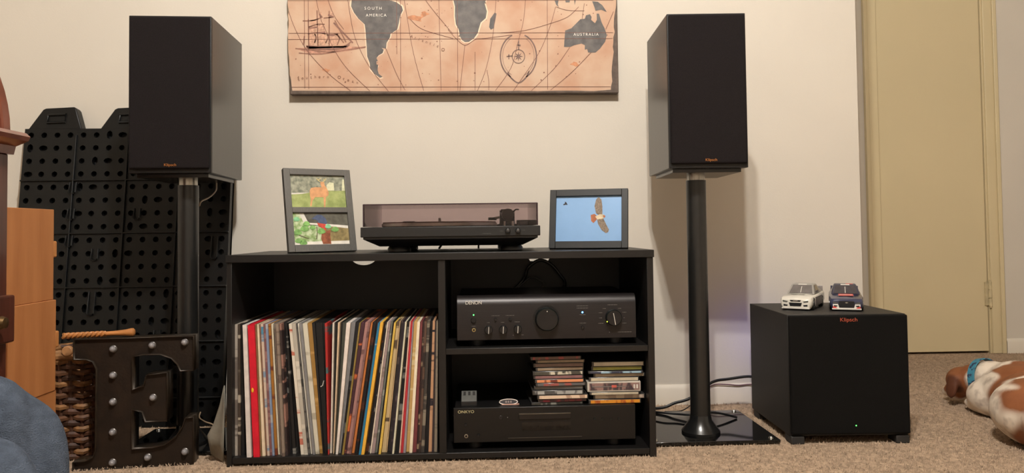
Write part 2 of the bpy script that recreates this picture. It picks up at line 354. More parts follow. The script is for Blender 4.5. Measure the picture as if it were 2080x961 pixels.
# ------------------------------------------------------------------ amplifier
AY = CY0+.022
AX0 = at(928, 650, AY).x; AX1 = at(1292, 647, AY).x; AZ0 = at(1110, 689, AY).z; AZ1 = at(1110, 599.5, AY).z
AMPF = mat('amp_face', (36, 32, 32), .38, .12, 160, .02, stretch=(.1, 1, 4), metal=.35)
amp = thing('amplifier', 'black stereo amplifier with large centre volume knob and blue light', 'amplifier', ((AX0+AX1)/2, AY, ZS1))
aw = (AX1-AX0)/2; az0 = AZ0-ZS1; az1 = AZ1-ZS1; ax = (AX0+AX1)/2
fp = MB(); n = 8
prof = [(0.0, az0), (0.0, az1-.022), (.003, az1-.012), (.009, az1-.004), (.016, az1), (.03, az1), (.03, az0)]
fp.prism(prof, -aw, aw, lambda a, b, t: (t, a, b)); fp.build('front_panel', AMPF, amp, bevel=.001)
box('chassis', BLKIN, amp, -aw+.004, aw-.004, .03, .31, az0+.004, az1-.004, bevel=.001)
for sx in (-1, 1):
    for yy in (.035, .29): MB().lathe([(.020, 0), (.022, .003), (.022, az0+.004)], (sx*(aw-.048), yy, 0)).build('foot', BLKIN, amp)
def apos(x, y, d=0): p = at(x, y, AY); return (p.x-ax, -d, p.z-ZS1)
KNOB = mat('knob_black', (12, 17, 17), .3, .1, 50); KNOBF = mat('knob_face', (34, 33, 34), .28, .1, 50, metal=.3)
def knob(par, pos, r, d, m1=KNOB, m2=KNOBF, name='knob', ang=None, lr=(.1, .85), lm=WHITEINK):
    o = MB().lathe([(r, 0), (r, d*.75), (r*.94, d*.95), (r*.9, d)], pos, (0, -1, 0), 32).build(name, m1, par)
    MB().lathe([(r*.8, d*.5), (r*.8, d+.0006)], pos, (0, -1, 0), 32).build('cap', m2, o)
    if ang is not None:
        a = math.radians(ang); p = Vector(pos); dd = Vector((math.sin(a), 0, math.cos(a)))
        MB().tube([p+Vector((0, -d-.0008, 0))+dd*r*lr[0], p+Vector((0, -d-.0008, 0))+dd*r*lr[1]], .0009, 6, smooth=False).build('pointer', lm, o)
    return o
MB().lathe([(.0335, 0), (.0335, .001)], apos(1110, 647.5, .0005), (0, -1, 0), 40).build('volume_recess', BLKIN, amp)
vk = knob(amp, apos(1110, 647.5), .0285, .020, KNOB, KNOBF, 'volume_knob')
MB().ell(apos(1110, 631, .0208), (.0014, .0006, .0014), nu=8, nv=6).build('pointer', WHITEINK, vk)
for x, y in ((992.5, 669.5), (1022, 669), (1051.5, 668)): knob(amp, apos(x, y), .0098, .013, name='tone_knob', ang=183, lr=(-.8, .9))
knob(amp, apos(1245.5, 644.5), .0198, .016, name='selector_knob', ang=-10, lr=(-.85, .6))
knob(amp, apos(962, 651), .0062, .004, name='power_button')
for x, y in ((1006.5, 649), (1036.5, 648.5), (1183.5, 665)): knob(amp, apos(x, y), .0036, .004, name='push_button')
jk = MB().lathe([(.0046, 0), (.0046, .001), (.0028, .0012)], apos(962.5, 670.5), (0, -1, 0), 20).build('headphone_jack', mat('brass', (188, 176, 130), .3, metal=1), amp)
MB().lathe([(.0026, .0004), (.0026, .0016)], apos(962.5, 670.5), (0, -1, 0), 16).build('jack_hole', GLOSSBLK, jk)
def led(par, pos, r, rgb, s, name='indicator_light'): return MB().ell(pos, (r, .0009, r), nu=10, nv=6).build(name, mat('led_%d_%d_%d_%d' % (*rgb, int(s)), rgb, .4, emit=rgb, estr=s), par)
led(amp, apos(962, 640), .0016, (90, 255, 120), 4); led(amp, apos(1183, 634.5, .0005), .0021, (70, 140, 255), 12); led(amp, apos(1231, 652, .0165), .0014, (190, 220, 60), 3)
text_mesh('brand_lettering', 'DENON', .0115, WHITEINK, amp, apos(962, 615.5, .0003), space=.95, sx=1.0)
def dashes(par, lst, pos, m=DIMINK, h=.0011):
    for x0, x1, y in lst:
        a = pos(x0, y); b = pos(x1, y); n = max(3, int((b[0]-a[0])/.0022)); g = MB()
        for k in range(n):
            s0 = a[0]+(b[0]-a[0])*k/n; s1 = s0+(b[0]-a[0])/n*.72; hh = h*(.7+.3*((k*7) % 3))
            g.box(s0, s1, -.0006, .001, a[2]-hh*.5, a[2]+hh*.5)
        g.build('small_print', m, par, smooth=0)
dashes(amp, [(998, 1015, 641.5), (1027, 1045, 641), (989, 995, 655.5), (1017, 1025, 655), (1045, 1056, 654), (958, 967, 663), (1171, 1195, 621.5), (1171, 1195, 626), (1177, 1190, 639.5), (1177, 1191, 656.5), (1234, 1254, 619.5), (1224, 1231, 627), (1255, 1262, 626.5), (1216, 1224, 635.5), (1217, 1223, 646), (1215, 1226, 657), (1264, 1273, 634.5), (1266, 1269, 645.5), (1264, 1273, 656.5), (1237, 1239, 675), (1255, 1283, 674.5), (1041, 1044, 681), (1059, 1064, 680.5)], apos)

# ------------------------------------------------------------------ disc player under the shelf
PY = CY0+.022
PX0 = at(921, 860, PY).x; PX1 = at(1291, 856, PY).x; PZ1 = at(1110, 825.5, PY).z; PZ0 = at(1110, 896, PY).z
px_ = (PX0+PX1)/2; pw = (PX1-PX0)/2
ply = thing('disc_player', 'flat black disc player on the console floor under the disc stacks', 'disc player', (px_, PY, ZB1))
def ppos(x, y, d=0): p = at(x, y, PY); return (p.x-px_, -d, p.z-ZB1)
PLF = mat('player_face', (20, 18, 17), .4, .12, 140, .02, stretch=(.1, 1, 4), metal=.2)
box('front_panel', PLF, ply, -pw, pw, 0, .012, PZ0-ZB1, PZ1-ZB1, bevel=.0015)
box('chassis', BLKIN, ply, -pw+.003, pw-.003, .012, .30, PZ0-ZB1+.004, PZ1-ZB1-.0005, bevel=.001)
for sx in (-1, 1):
    for yy in (.04, .26): MB().cyl((sx*(pw-.05), yy, 0), (sx*(pw-.05), yy, PZ0-ZB1+.005), .02).build('foot', BLKIN, ply)
a = ppos(1054, 842); b = ppos(1159, 842)
box('disc_tray', mat('tray_face', (18, 16, 16), .3), ply, a[0], b[0], -.003, .002, a[2]-.012, a[2]+.0005, bevel=.0006)
box('tray_edge', mat('edge_metal', (120, 116, 108), .3, metal=.8), ply, a[0], b[0], -.0036, .001, a[2]+.0005, a[2]+.0024)
a = ppos(1032, 890); b = ppos(1182, 887); box('trim_strip', mat('edge_metal2', (84, 80, 74), .35, metal=.7), ply, a[0], b[0], -.0018, .001, a[2]-.0008, a[2]+.0008)
a = ppos(1060, 868); b = ppos(1160, 868); box('display_window', GLOSSBLK, ply, a[0], b[0], -.0008, .001, a[2]-.008, a[2]+.012)
knob(ply, ppos(946, 863), .0035, .003, name='power_button'); knob(ply, ppos(972, 884), .0035, .004, name='level_knob'); knob(ply, ppos(1017, 848.5), .005, .0012, name='remote_sensor')
MB().ell(ppos(1031, 848, .0004), (.0012, .0006, .0012), nu=8, nv=5).build('indicator_light', DIMINK, ply)
for x in (1208, 1224, 1241, 1257): knob(ply, ppos(x, 851), .003, .002, name='push_button', m2=KNOB)
jk = MB().lathe([(.0046, 0), (.0046, .001), (.0028, .0012)], ppos(947, 886), (0, -1, 0), 20).build('headphone_jack', SILVER, ply)
MB().lathe([(.0027, .0004), (.0027, .0016)], ppos(947, 886), (0, -1, 0), 16).build('jack_hole', GLOSSBLK, jk)
text_mesh('brand_lettering', 'ONKYO', .0095, mat('gold_print', (190, 182, 140), .5), ply, ppos(946.5, 837, .0003), sx=1.15)
PT = PZ1-.0005
# small grey-topped box and oval badge on the player
p = atz(953, 822.5, PT); gb = thing('gadget_box', 'small dark box with a sloping grey label face on the disc player', 'box', (p.x, PY+.02, PT))
w_ = .0195
m = MB(); m.prism([(0, 0), (0, .0115), (.034, .030), (.040, .030), (.040, 0)], -w_, w_, lambda a, b, t: (t, a, b)); m.build('body', mat('gadget_dark', (30, 28, 27), .5), gb, bevel=.001)
sl = MB(); sl.add([(-w_+.001, -.0004, .0122), (w_-.001, -.0004, .0122), (w_-.001, .0335, .0309), (-w_+.001, .0335, .0309)], [(0, 1, 2, 3)]); sl.build('label_face', mat('gadget_label', (96, 96, 92), .5), gb, smooth=0)
for k in range(3):
    q = MB(); x0 = -.014+k*.0115
    q.add([(x0, .018, .0232), (x0+.006, .018, .0232), (x0+.006, .030, .0299), (x0, .030, .0299)], [(0, 1, 2, 3)]); q.build('label_mark', mat('gadget_mark', (48, 46, 44), .5), gb, smooth=0)
p = atz(1033, 822, PT)
bd = thing('badge', 'small oval white-rimmed badge lying propped on the disc player', 'badge', (p.x, PY+.03, PT))
pts = []
for k in range(24):
    t = 2*math.pi*k/24; pts.append((.0225*math.cos(t), .0062+.0062*math.sin(t)))
M_ = lambda a, b, t: (a, t+b*.35, b)
MB().prism(pts, 0, .003, M_).build('plate', mat('badge_dark', (40, 36, 42), .4), bd)
rim = [(a, 0+b*.35-.001, b) for a, b in pts+[pts[0]]]; MB().tube(rim, .0012, 6, smooth=False).build('rim', mat('badge_white', (226, 214, 205), .4), bd)
MB().box(-.017, .026, -.003, .004, 0, .0016).build('foot_strip', mat('badge_peach', (220, 170, 150), .5), bd)
for k in range(3): MB().box(-.008+k*.006, -.004+k*.006, .0008, .0018, .004, .009).build('emblem_bar', mat('badge_grey', (150, 138, 135), .5), bd)

# ------------------------------------------------------------------ disc cases
CASE = mat('case_plastic', (58, 56, 54), .2, .1, 40, spec=.6)
def cdx(x): return 1060+x/7.704
def cdy(y): return 710+y/7.704
CDS_L = [(135, 930, 100, 155, (96, 70, 62), (150, 60, 62), 'brown spine with red end'), (215, 985, 162, 212, (138, 122, 102), None, 'plain taupe spine'), (180, 970, 220, 285, (112, 90, 84), None, 'mauve-brown spine'), (215, 970, 286, 338, (142, 124, 102), None, 'tan spine'),
 (170, 965, 346, 408, (70, 68, 60), (200, 192, 172), 'black spine with white lettering'), (180, 965, 410, 466, (130, 92, 92), None, 'dusty mauve spine'), (205, 975, 467, 521, (216, 140, 96), (110, 48, 38), 'peach and rust spine'), (215, 1000, 523, 576, (94, 92, 92), (150, 80, 74), 'grey spine with red end'),
 (190, 965, 577, 634, (98, 98, 96), None, 'plain grey spine'), (165, 965, 636, 706, (74, 74, 74), (160, 160, 156), 'dark grey lettered spine'), (240, 1040, 707, 774, (218, 192, 166), (170, 140, 118), 'cream spine'), (250, 1015, 776, 824, (58, 24, 34), (120, 30, 44), 'dark crimson spine'), (150, 960, 826, 868, (44, 44, 40), (130, 130, 122), 'black-green spine')]
CDS_R = [(1095, 1915, 203, 280, (192, 184, 166), None, 'whitish spine'), (1085, 1890, 282, 347, (138, 136, 56), None, 'lime green spine'), (1040, 1900, 349, 388, (44, 50, 70), (150, 180, 196), 'navy and light blue spine'), (1140, 1945, 390, 447, (150, 136, 116), None, 'grey-tan spine'),
 (1050, 1835, 449, 514, (190, 178, 154), None, 'ivory spine'), (1025, 1860, 516, 668, (64, 52, 58), (140, 110, 104), 'BOX'), (1060, 1840, 670, 716, (186, 174, 150), None, 'slim cream spine'), (1125, 1935, 718, 792, (160, 142, 128), (196, 180, 160), 'pale tan spine'), (1045, 1865, 794, 860, (214, 140, 40), (170, 84, 30), 'orange-yellow spine')]
def cd_stack(lst, where):
    z = PT; Yc = PY+.012; n = len(lst)
    tot = at(cdx(600), cdy(lst[0][2]), Yc).z-PT; hs = [b[3]-b[2] for b in lst]; gaps = tot/sum(hs)
    for i in range(n-1, -1, -1):
        x0, x1, y0, y1, c1, c2, w = lst[i]
        h = hs[i]*gaps; Yk = Yc+random.uniform(-.004, .006)
        a = at(cdx(x0), cdy((y0+y1)/2), Yk).x; b = at(cdx(x1), cdy((y0+y1)/2), Yk).x
        wd = .0625; cxm = (a+b)/2; rz = random.uniform(.01, .05) if where == 'taller' else random.uniform(-.004, .010)
        pos = 'at the bottom' if i == n-1 else ('at the top' if i == 0 else ORD[n-i]+' from the bottom')
        big = (w == 'BOX')
        lab = ('thick boxed disc set with white-edged plum spine in the %s stack' % where) if big else 'disc case, %s, %s of the %s stack' % (w, pos, where)
        t = thing('disc_case', lab, 'disc case', (cxm, Yk, z), rz, 'stacked disc cases')
        hw = (b-a)/2; t.location.x = min(cxm, CX1-.0175-hw)
        cs = MB().box(-hw, hw, 0, .14, .0002, h).build('case', CASE if not big else mat('box_white', (186, 178, 166), .45), t, bevel=.0012)
        sm = mat('cd_%s_%d' % (where[:3], i), c1, .35, .12, 40, rgb2=c2, stretch=(1.2, .3, .4), thr=(.5, .56) if c2 else None, coat=.3)
        MB().box(-hw+.005, hw-.003, -.0008, .002, h*.16, h*.86).build('spine_label', sm, t)
        if big: 
            MB().box(-hw+.012, hw-.035, -.0014, .001, h*.48, h*.56).build('spine_lettering', DIMINK, t); MB().box(-.006, .006, -.0016, .001, h*.42, h*.66).build('spine_emblem', mat('emblem_red', (190, 90, 76), .5), t)
            for k in range(2): MB().box(hw-.018+k*.007, hw-.014+k*.007, -.0014, .001, h*.3, h*.7).build('spine_mark', WHITEINK, t)
        z += h
cd_stack(CDS_L, 'taller'); cd_stack(CDS_R, 'shorter')

# ------------------------------------------------------------------ turntable
TY = CY0+.012
TX0 = at(732, 470, TY).x; TX1 = at(1097.5, 466, TY).x; tx_ = (TX0+TX1)/2; tw = (TX1-TX0)/2
tt = thing('turntable', 'black turntable under a smoky clear dust cover on the console', 'turntable', (tx_, TY, CZ))
zz = lambda y, Y=TY: at(915, y, Y).z-CZ
ZP1, ZP0, ZL = zz(460), zz(480.5), zz(499.5)
PLN = mat('plinth_black', (26, 26, 26), .45, .1, 90, .03)
box('plinth', PLN, tt, -tw, tw, 0, .36, ZP0, ZP1, bevel=.0015)
lb = MB(); b0, b1 = tw-.006, tw-.042
lb.add([(-b1, .03, ZL), (b1, .03, ZL), (b1, .34, ZL), (-b1, .34, ZL), (-b0, .004, ZP0-.005), (b0, .004, ZP0-.005), (b0, .358, ZP0-.005), (-b0, .358, ZP0-.005), (-b0, .004, ZP0+.001), (b0, .004, ZP0+.001), (b0, .358, ZP0+.001), (-b0, .358, ZP0+.001)],
   [(3, 2, 1, 0), (0, 1, 5, 4), (1, 2, 6, 5), (2, 3, 7, 6), (3, 0, 4, 7), (4, 5, 9, 8), (5, 6, 10, 9), (6, 7, 11, 10), (7, 4, 8, 11), (8, 9, 10, 11)])
lb.build('lower_base', BLKIN, tt)
for x in (at(805, 505, TY).x-tx_, at(1041, 505, TY).x-tx_):
    for y in (.07, .30): MB().lathe([(.026, 0), (.029, .002), (.029, ZL*.6), (.022, ZL+.004)], (x, y, 0)).build('foot', BLKIN, tt)
# platter, record, spindle
pc = (at(893, 455, TY+.175).x-tx_, .178)
MB().lathe([(.150, ZP1+.001), (.152, ZP1+.002), (.152, ZP1+.009), (.149, ZP1+.010)], (pc[0], pc[1], 0), n=64).build('platter', mat('platter_metal', (206, 200, 190), .25, .06, 100, metal=.35), tt)
MB().lathe([(.149, ZP1+.010), (.149, ZP1+.0128), (.05, ZP1+.013), (.0, ZP1+.013)], (pc[0], pc[1], 0), n=64).build('slip_mat', mat('brown_mat', (92, 48, 40), .8), tt)
MB().lathe([(.0035, ZP1+.012), (.0035, ZP1+.022), (.0015, ZP1+.024)], (pc[0], pc[1], 0), n=14).build('spindle', SILVER, tt)
# tonearm
tax = at(1030, 440, TY+.10).x-tx_
ta = MB().lathe([(.028, ZP1), (.028, ZP1+.004), (.020, ZP1+.006), (.019, ZP1+.022), (.015, ZP1+.024)], (tax, .10, 0)).build('tonearm_base', mat('arm_dark', (58, 54, 54), .35, metal=.4), tt)
MB().cyl((tax-.019, .10, ZP1+.029), (tax+.019, .10, ZP1+.029), .011, n=16).build('gimbal', mat('arm_dark2', (44, 42, 42), .35, metal=.4), ta)
MB().cyl((tax, .045, ZP1+.028), (tax, .078, ZP1+.028), .015, n=24).build('counterweight', mat('arm_dark3', (34, 33, 33), .3, metal=.5), ta)
MB().tube([(tax, .08, ZP1+.028), (tax, .2, ZP1+.028), (tax-.004, .28, ZP1+.027), (tax-.028, .318, ZP1+.024)], .0035, 8).build('arm_tube', SILVER, ta)
MB().box(tax-.046, tax-.022, .312, .326, ZP1+.018, ZP1+.026).build('head_shell', BLKIN, ta, bevel=.001)
MB().tube([(tax+.008, .07, ZP1+.034), (tax+.016, .066, ZP1+.037), (tax+.021, .064, ZP1+.041), (tax+.029, .064, ZP1+.041)], .0017, 6).build('lift_lever', BLKIN, ta)
MB().box(tax-.016, tax+.012, .09, .115, ZP1+.034, ZP1+.043).build('arm_block', mat('arm_dark2', (44, 42, 42)), ta, bevel=.002)
MB().cyl((tax+.012, .055, ZP1), (tax+.012, .055, ZP1+.012), .004, n=12).build('rest_post', SILVER, ta); MB().cyl((tax-.008, .055, ZP1), (tax-.008, .055, ZP1+.012), .003, n=12).build('rest_post', SILVER, ta)
MB().box(tax+.030, tax+.052, .08, .11, ZP1, ZP1+.011).build('arm_rest', mat('arm_dark', (58, 54, 54)), tt, bevel=.002)
# dust cover: five thin acrylic walls, hinges behind
ACR = smoke_mat('smoky_acrylic', (.865, .815, .825)); ZD = zz(413.5, TY+.008)
dw = tw-.006; y0, y1 = .008, .350
cv = MB(); t = .0026
cv.box(-dw, dw, y0, y0+t, ZP1+.001, ZD-t); cv.box(-dw, dw, y1-t, y1, ZP1+.001, ZD-t); cv.box(-dw, -dw+t, y0+t, y1-t, ZP1+.001, ZD-t); cv.box(dw-t, dw, y0+t, y1-t, ZP1+.001, ZD-t); cv.box(-dw, dw, y0, y1, ZD-t, ZD)
dc = cv.build('dust_cover', ACR, tt, smooth=0)
EDG = mat('acrylic_edge', (58, 40, 46), .25, .1, 40)
eg = MB()
for sx in (-1, 1): eg.box(sx*dw-.0013, sx*dw+.0013, y0-.0006, y0+.0022, ZP1+.001, ZD)
eg.box(-dw, dw, y0-.0006, y0+.0018, ZD-.0024, ZD+.0004); eg.build('cover_edge', EDG, dc)
for x in (831, 1062):
    X = at(x, 446, TY+.34).x-tx_; MB().box(X-.018, X+.018, .336, .358, ZP1, ZP1+.018).build('hinge', mat('hinge_grey', (70, 64, 68), .4), tt, bevel=.002)
for x in (1031.5, 1052): 
    q = at(x, 468.5, TY); k_ = knob(tt, (q.x-tx_, 0, q.z-CZ), .0066, .007, name='control_knob'); MB().ell((q.x-tx_, -.0074, q.z-CZ+.001), (.0035, .0014, .0042), nu=10, nv=6).build('grip', mat('grip_grey', (74, 73, 72), .35), k_)
dashes(tt, [(1015, 1023, 469.5), (1060, 1067, 467.5), (980, 998, 474.5)], lambda x, y: (at(x, y, TY).x-tx_, 0, at(x, y, TY).z-CZ), mat('tt_print', (84, 84, 82), .5))

# ------------------------------------------------------------------ photo frames
def photo_frame(name, label, base, w, h, bw, openings, m, rz, lean, t=.016):
    f = thing(name, label, 'photo frame', base, rz)
    Lc, Ls = math.cos(lean), math.sin(lean)
    P = lambda a, b, d: (a, d*Lc+b*Ls, b*Lc-d*Ls+t*Ls)   # a across, b up the face, d behind the face
    def slab(name, a0, a1, b0, b1, d0, d1, mm, par, bev=0):
        mb = MB(); mb.hexa([P(a, b, d) for b in (b0, b1) for d in (d0, d1) for a in (a0, a1)]); return mb.build(name, mm, par, bevel=bev)
    # rails between the openings
    slab('frame_side', -w/2, -w/2+bw, 0, h, 0, t, m, f, .001); slab('frame_side', w/2-bw, w/2, 0, h, 0, t, m, f, .001)
    zs = [0]+[v for o in openings for v in o]+[h]
    for k in range(0, len(zs), 2): slab('frame_rail', -w/2+bw, w/2-bw, zs[k], zs[k+1], 0, t, m, f, .0008)
    slab('back_board', -w/2+.003, w/2-.003, .003, h-.003, t*.6, t, BLKIN, f)
    # easel leg
    top = Vector(P(0, h*.62, t)); lg = MB(); foot = Vector((0, top.y+.055, 0)); lg.hexa([top+Vector((a, b, 0)) if u else foot+Vector((a*1.4, b, 0)) for u in (0, 1) for b in (0, .003) for a in (-.022, .022)]); lg.build('easel_leg', BLKIN, f)
    photos = []
    for (o0, o1) in openings:
        ph = slab('photo', -w/2+bw-.001, w/2-bw+.001, o0-.001, o1+.001, t*.42, t*.5, WHITEINK, f)
        x0, x1 = -w/2+bw, w/2-bw
        def shape(name, uv, mm, layer=1, ph=ph, o0=o0, o1=o1, x0=x0, x1=x1):
            d = t*.42-.0002*layer
            uv = [(min(1, max(0, u)), min(1, max(0, v))) for u, v in uv]
            mb = MB(); mb.prism([(x0+u*(x1-x0), o0+v*(o1-o0)) for u, v in uv], d, d-.0001, lambda a, b, dd: P(a, b, dd)); return mb.build(name, mm, ph, smooth=0)
        def ribbon(name, uv, wd, mm, layer=3, shape=shape):
            for k in range(len(uv)-1):
                (a, b), (c, d) = uv[k], uv[k+1]; l = math.hypot(c-a, d-b) or 1; nx, ny = -(d-b)/l*wd, (c-a)/l*wd
                shape(name, [(a-nx*.6, b-ny), (c-nx*.6, d-ny), (c+nx*.6, d+ny), (a+nx*.6, b+ny)], mm, layer)
        photos.append((shape, ribbon))
    return f, photos
pm = lambda n, c, v=.2, s=120, c2=None: mat('print_'+n, c, .3, v, s, rgb2=c2, coat=.4)
GF = mat('grey_frame', (92, 90, 86), .35, .1, 120, stretch=(6, 1, 1)); BF = mat('dark_frame', (15, 15, 14), .5, .1, 120)
fa = atz(588, 511.5, CZ); fb = atz(725, 508, CZ)
# grey double frame
mid = (fa+fb)/2
f1, ph = photo_frame('photo_frame', 'grey double photo frame holding a deer photo and a bird photo', (-.3947, 1.9787, CZ), .1768, .2198, .0165, [(.0185, .1025), (.1165, .2033)], GF, .5169, .2401)
S, Rb = ph[1]      # upper: deer on grass
uv = lambda x, y: ((x-50-25*(y-85)/330)/587, (415-y)/328)
S('sky_shade', [(0, .45), (1, .5), (1, 1), (0, 1)], pm('treeline', (100, 106, 92), .5, 90, (160, 160, 140)), 1)
S('grass', [(0, 0), (1, 0), (1, .54), (.5, .52), (.2, .42), (0, .4)], pm('grass', (130, 144, 84), .2, 60, (166, 174, 112)), 2)
S('light_gap', [(.66, .54), (.8, .54), (.8, .78), (.72, .8), (.66, .7)], pm('gap', (206, 204, 170), .1), 3); S('light_gap', [(.94, .54), (1, .54), (1, .9), (.97, .9)], pm('gap', (206, 204, 170)), 3)
DEER = pm('deer', (200, 148, 104), .15, 80)
S('deer', [uv(*p) for p in ((265, 240), (280, 215), (330, 206), (392, 208), (378, 165), (385, 150), (420, 150), (426, 185), (446, 210), (470, 258), (465, 288), (440, 308), (430, 410), (416, 410), (412, 308), (322, 308), (292, 348), (285, 400), (268, 400), (275, 330), (266, 290))], DEER, 4)
AN = pm('antler', (200, 184, 130), .1)
for l in (((382, 152), (350, 132), (338, 110)), ((352, 134), (384, 114)), ((404, 152), (432, 134), (442, 110)), ((418, 144), (420, 118))): Rb('antler', [uv(*p) for p in l], .012, AN, 5)
S, Rb = ph[0]      # lower: bird among leaves
uv = lambda x, y: ((x-85-20*(y-490)/345)/598, (838-y)/345)
S('shade', [(.3, .6), (1, .58), (1, 1), (.2, 1)], pm('shade', (92, 90, 80), .3, 60), 1); S('earth', [(.5, .1), (1, .1), (1, .55), (.5, .6)], pm('earth', (140, 124, 84), .3, 90), 1)
S('leafy_ground', [(0, 0), (.5, 0), (.52, .62), (.2, .66), (.12, 1), (0, 1)], pm('leafy', (124, 150, 90), .3, 90, (196, 206, 170)), 1)
S('white_rail', [uv(*p) for p in ((200, 598), (350, 604), (690, 632), (690, 662), (500, 640), (350, 625), (200, 610))], pm('rail', (222, 216, 204), .06), 2); S('white_rail', [(0, 0), (1, 0), (1, .12), (0, .1)], pm('rail', (222, 216, 204)), 2)
S('bird_back', [uv(*p) for p in ((290, 558), (330, 528), (350, 512), (395, 514), (440, 548), (458, 590), (450, 618), (370, 605), (345, 570))], pm('bluebird', (72, 84, 112), .2), 4)
S('bird_breast', [uv(*p) for p in ((348, 600), (440, 615), (448, 660), (440, 690), (410, 660), (365, 640))], pm('redbreast', (190, 74, 60), .2), 5); S('bird_reflection', [uv(*p) for p in ((400, 700), (495, 680), (490, 740), (500, 830), (410, 830), (390, 770))], pm('redbrown', (140, 82, 58), .3, 90), 3)
LF = pm('leaf', (120, 166, 92), .3, 90); LF2 = pm('leaf_pale', (128, 190, 140), .2)
for x, y, r, mm in ((395, 690, 40, LF), (545, 672, 36, LF), (468, 640, 30, LF2), (235, 610, 34, LF), (140, 700, 40, LF), (215, 660, 42, LF), (200, 810, 36, LF), (130, 560, 30, LF2), (300, 650, 30, LF), (150, 790, 34, LF)):
    S('leaf', [uv(x+r*math.cos(t)*(1.1+.2*math.sin(3*t)), y+r*.8*math.sin(t)) for t in [k*math.pi/6 for k in range(12)]], mm, 6)
Rb('twig', [uv(*p) for p in ((340, 780), (350, 700), (345, 640))], .012, pm('twig', (90, 72, 58), .2), 5); Rb('twig', [uv(*p) for p in ((130, 720), (200, 750), (260, 770))], .01, pm('twig', (90, 72, 58)), 5)
# dark single frame
fa = atz(1115, 503.5, CZ); fb = atz(1275, 501, CZ); Yk = CY0+.07
a = at(1115, 503, Yk); b = at(1275, 500, Yk)
f2, ph = photo_frame('photo_frame', 'black photo frame with a hawk soaring in a blue sky', (.2766, 1.9688, CZ), .2035, .1572, .0165, [(.0185, .1392)], BF, -.2616, .2261)
S, Rb = ph[0]
uv = lambda x, y: ((x-1082)/625, (560-y-(x-1082)/625*8)/405)
S('sky', [(0, 0), (1, 0), (1, 1), (0, 1)], pm('bluesky', (126, 164, 206), .06, 8), 1)
WG = pm('hawk_wing', (120, 104, 88), .35, 260); HB = pm('hawk_body', (196, 180, 150), .2, 120); HT = pm('hawk_tail', (160, 92, 56), .15)
S('hawk_wing', [uv(*p) for p in ((1465, 305), (1450, 240), (1465, 180), (1480, 164), (1490, 160), (1515, 180), (1525, 240), (1526, 312), (1500, 328))], WG, 3)
S('hawk_wing', [uv(*p) for p in ((1475, 358), (1535, 350), (1560, 400), (1588, 450), (1582, 472), (1560, 482), (1520, 455), (1485, 400))], WG, 3)
S('hawk_tail', [uv(*p) for p in ((1415, 320), (1450, 310), (1478, 332), (1472, 362), (1442, 392), (1420, 375))], HT, 3)
S('hawk_body', [uv(*p) for p in ((1456, 335), (1500, 314), (1540, 316), (1554, 333), (1530, 352), (1480, 360))], HB, 4); S('hawk_head', [uv(*p) for p in ((1534, 320), (1555, 328), (1548, 345), (1532, 340))], HT, 5)
S('far_bird', [uv(*p) for p in ((1148, 222), (1164, 215), (1165, 198), (1178, 205), (1192, 228), (1170, 226), (1152, 232))], pm('crow', (32, 30, 36), .1), 3)

# ------------------------------------------------------------------ map canvas on the wall
MY = YW-.036
MX0, MX1, MZ0, MZ1 = -.5765, .4385, .9755, 1.66
mx = (MX0+MX1)/2
mp_ = thing('wall_map', 'wide antique-style world map print on canvas hanging on the cream wall', 'wall art', (mx, YW+.0003, MZ0))
MZH = MZ1-MZ0
box('canvas', mat('map_border', (92, 78, 68), .7, .2, 60, .1), mp_, MX0-mx, MX1-mx, -.034, 0, 0, MZH, bevel=.002)
def mpt(x, y): p = at(x, y, MY); return (p.x-mx, p.z-MZ0)
def mshape(name, px, m, layer, par=mp_):
    d = -.034-.00025*layer; mb = MB(); mb.prism([mpt(*p) for p in px], d, d+.0002); return mb.build(name, m, par, smooth=0)
PARCH = mat('parchment', (186, 143, 115), .7, .1, 9, .05, 120, rgb2=(200, 171, 146), thr=(.32, .66))
edge = [(593.5, 184), (700, 184.5), (850, 186), (920, 185)]+[(940+k*38, 184.5+random.uniform(-1, .8)) for k in range(8)]+[(1241, 182)]
edge += [(1242+random.uniform(-1.5, 1.5)+(k/18)*9, 175-k*10) for k in range(36)]
edge += [(585+random.uniform(-1, 1.5), -180+k*10) for k in range(26)]+[(584+(k/9)*8+random.uniform(-1, 1), 85+k*11) for k in range(9)]
pa = mshape('parchment_print', edge, PARCH, 1)
C4 = lambda l: [(570+x/4.369, y/4.369) for x, y in l]
C5 = lambda l: [(910+x/4.369, y/4.369) for x, y in l]
LAND = mat('land_print', (78, 74, 72), .6, .2, 40, rgb2=(104, 98, 94), thr=(.35, .7)); COAST = mat('coast_print', (232, 204, 176), .7, .05, 30)
SA = [(630, 0), (625, 55), (650, 110), (690, 165), (745, 215), (752, 260), (757, 330), (762, 400), (768, 500), (790, 560), (795, 610), (835, 655), (880, 690), (905, 682), (870, 655), (860, 620), (865, 575), (850, 570), (850, 545), (862, 540), (850, 515), (870, 490), (905, 470), (915, 440), (895, 425), (935, 430), (940, 380), (970, 330), (975, 300), (1035, 260), (1050, 200), (1060, 140), (1085, 90), (1075, 55), (1030, 20), (970, 0), (940, -150), (800, -260), (660, -160)]
AF = [(48, 0), (62, 60), (60, 140), (70, 215), (95, 260), (105, 320), (125, 355), (150, 372), (185, 370), (230, 340), (265, 290), (270, 265), (290, 200), (335, 160), (345, 100), (325, 30), (335, 0), (440, -160), (300, -420), (-80, -440), (-230, -260), (-160, -140), (-10, -110)]
MG = [(375, 165), (415, 110), (430, 120), (420, 180), (405, 250), (380, 262), (365, 240)]
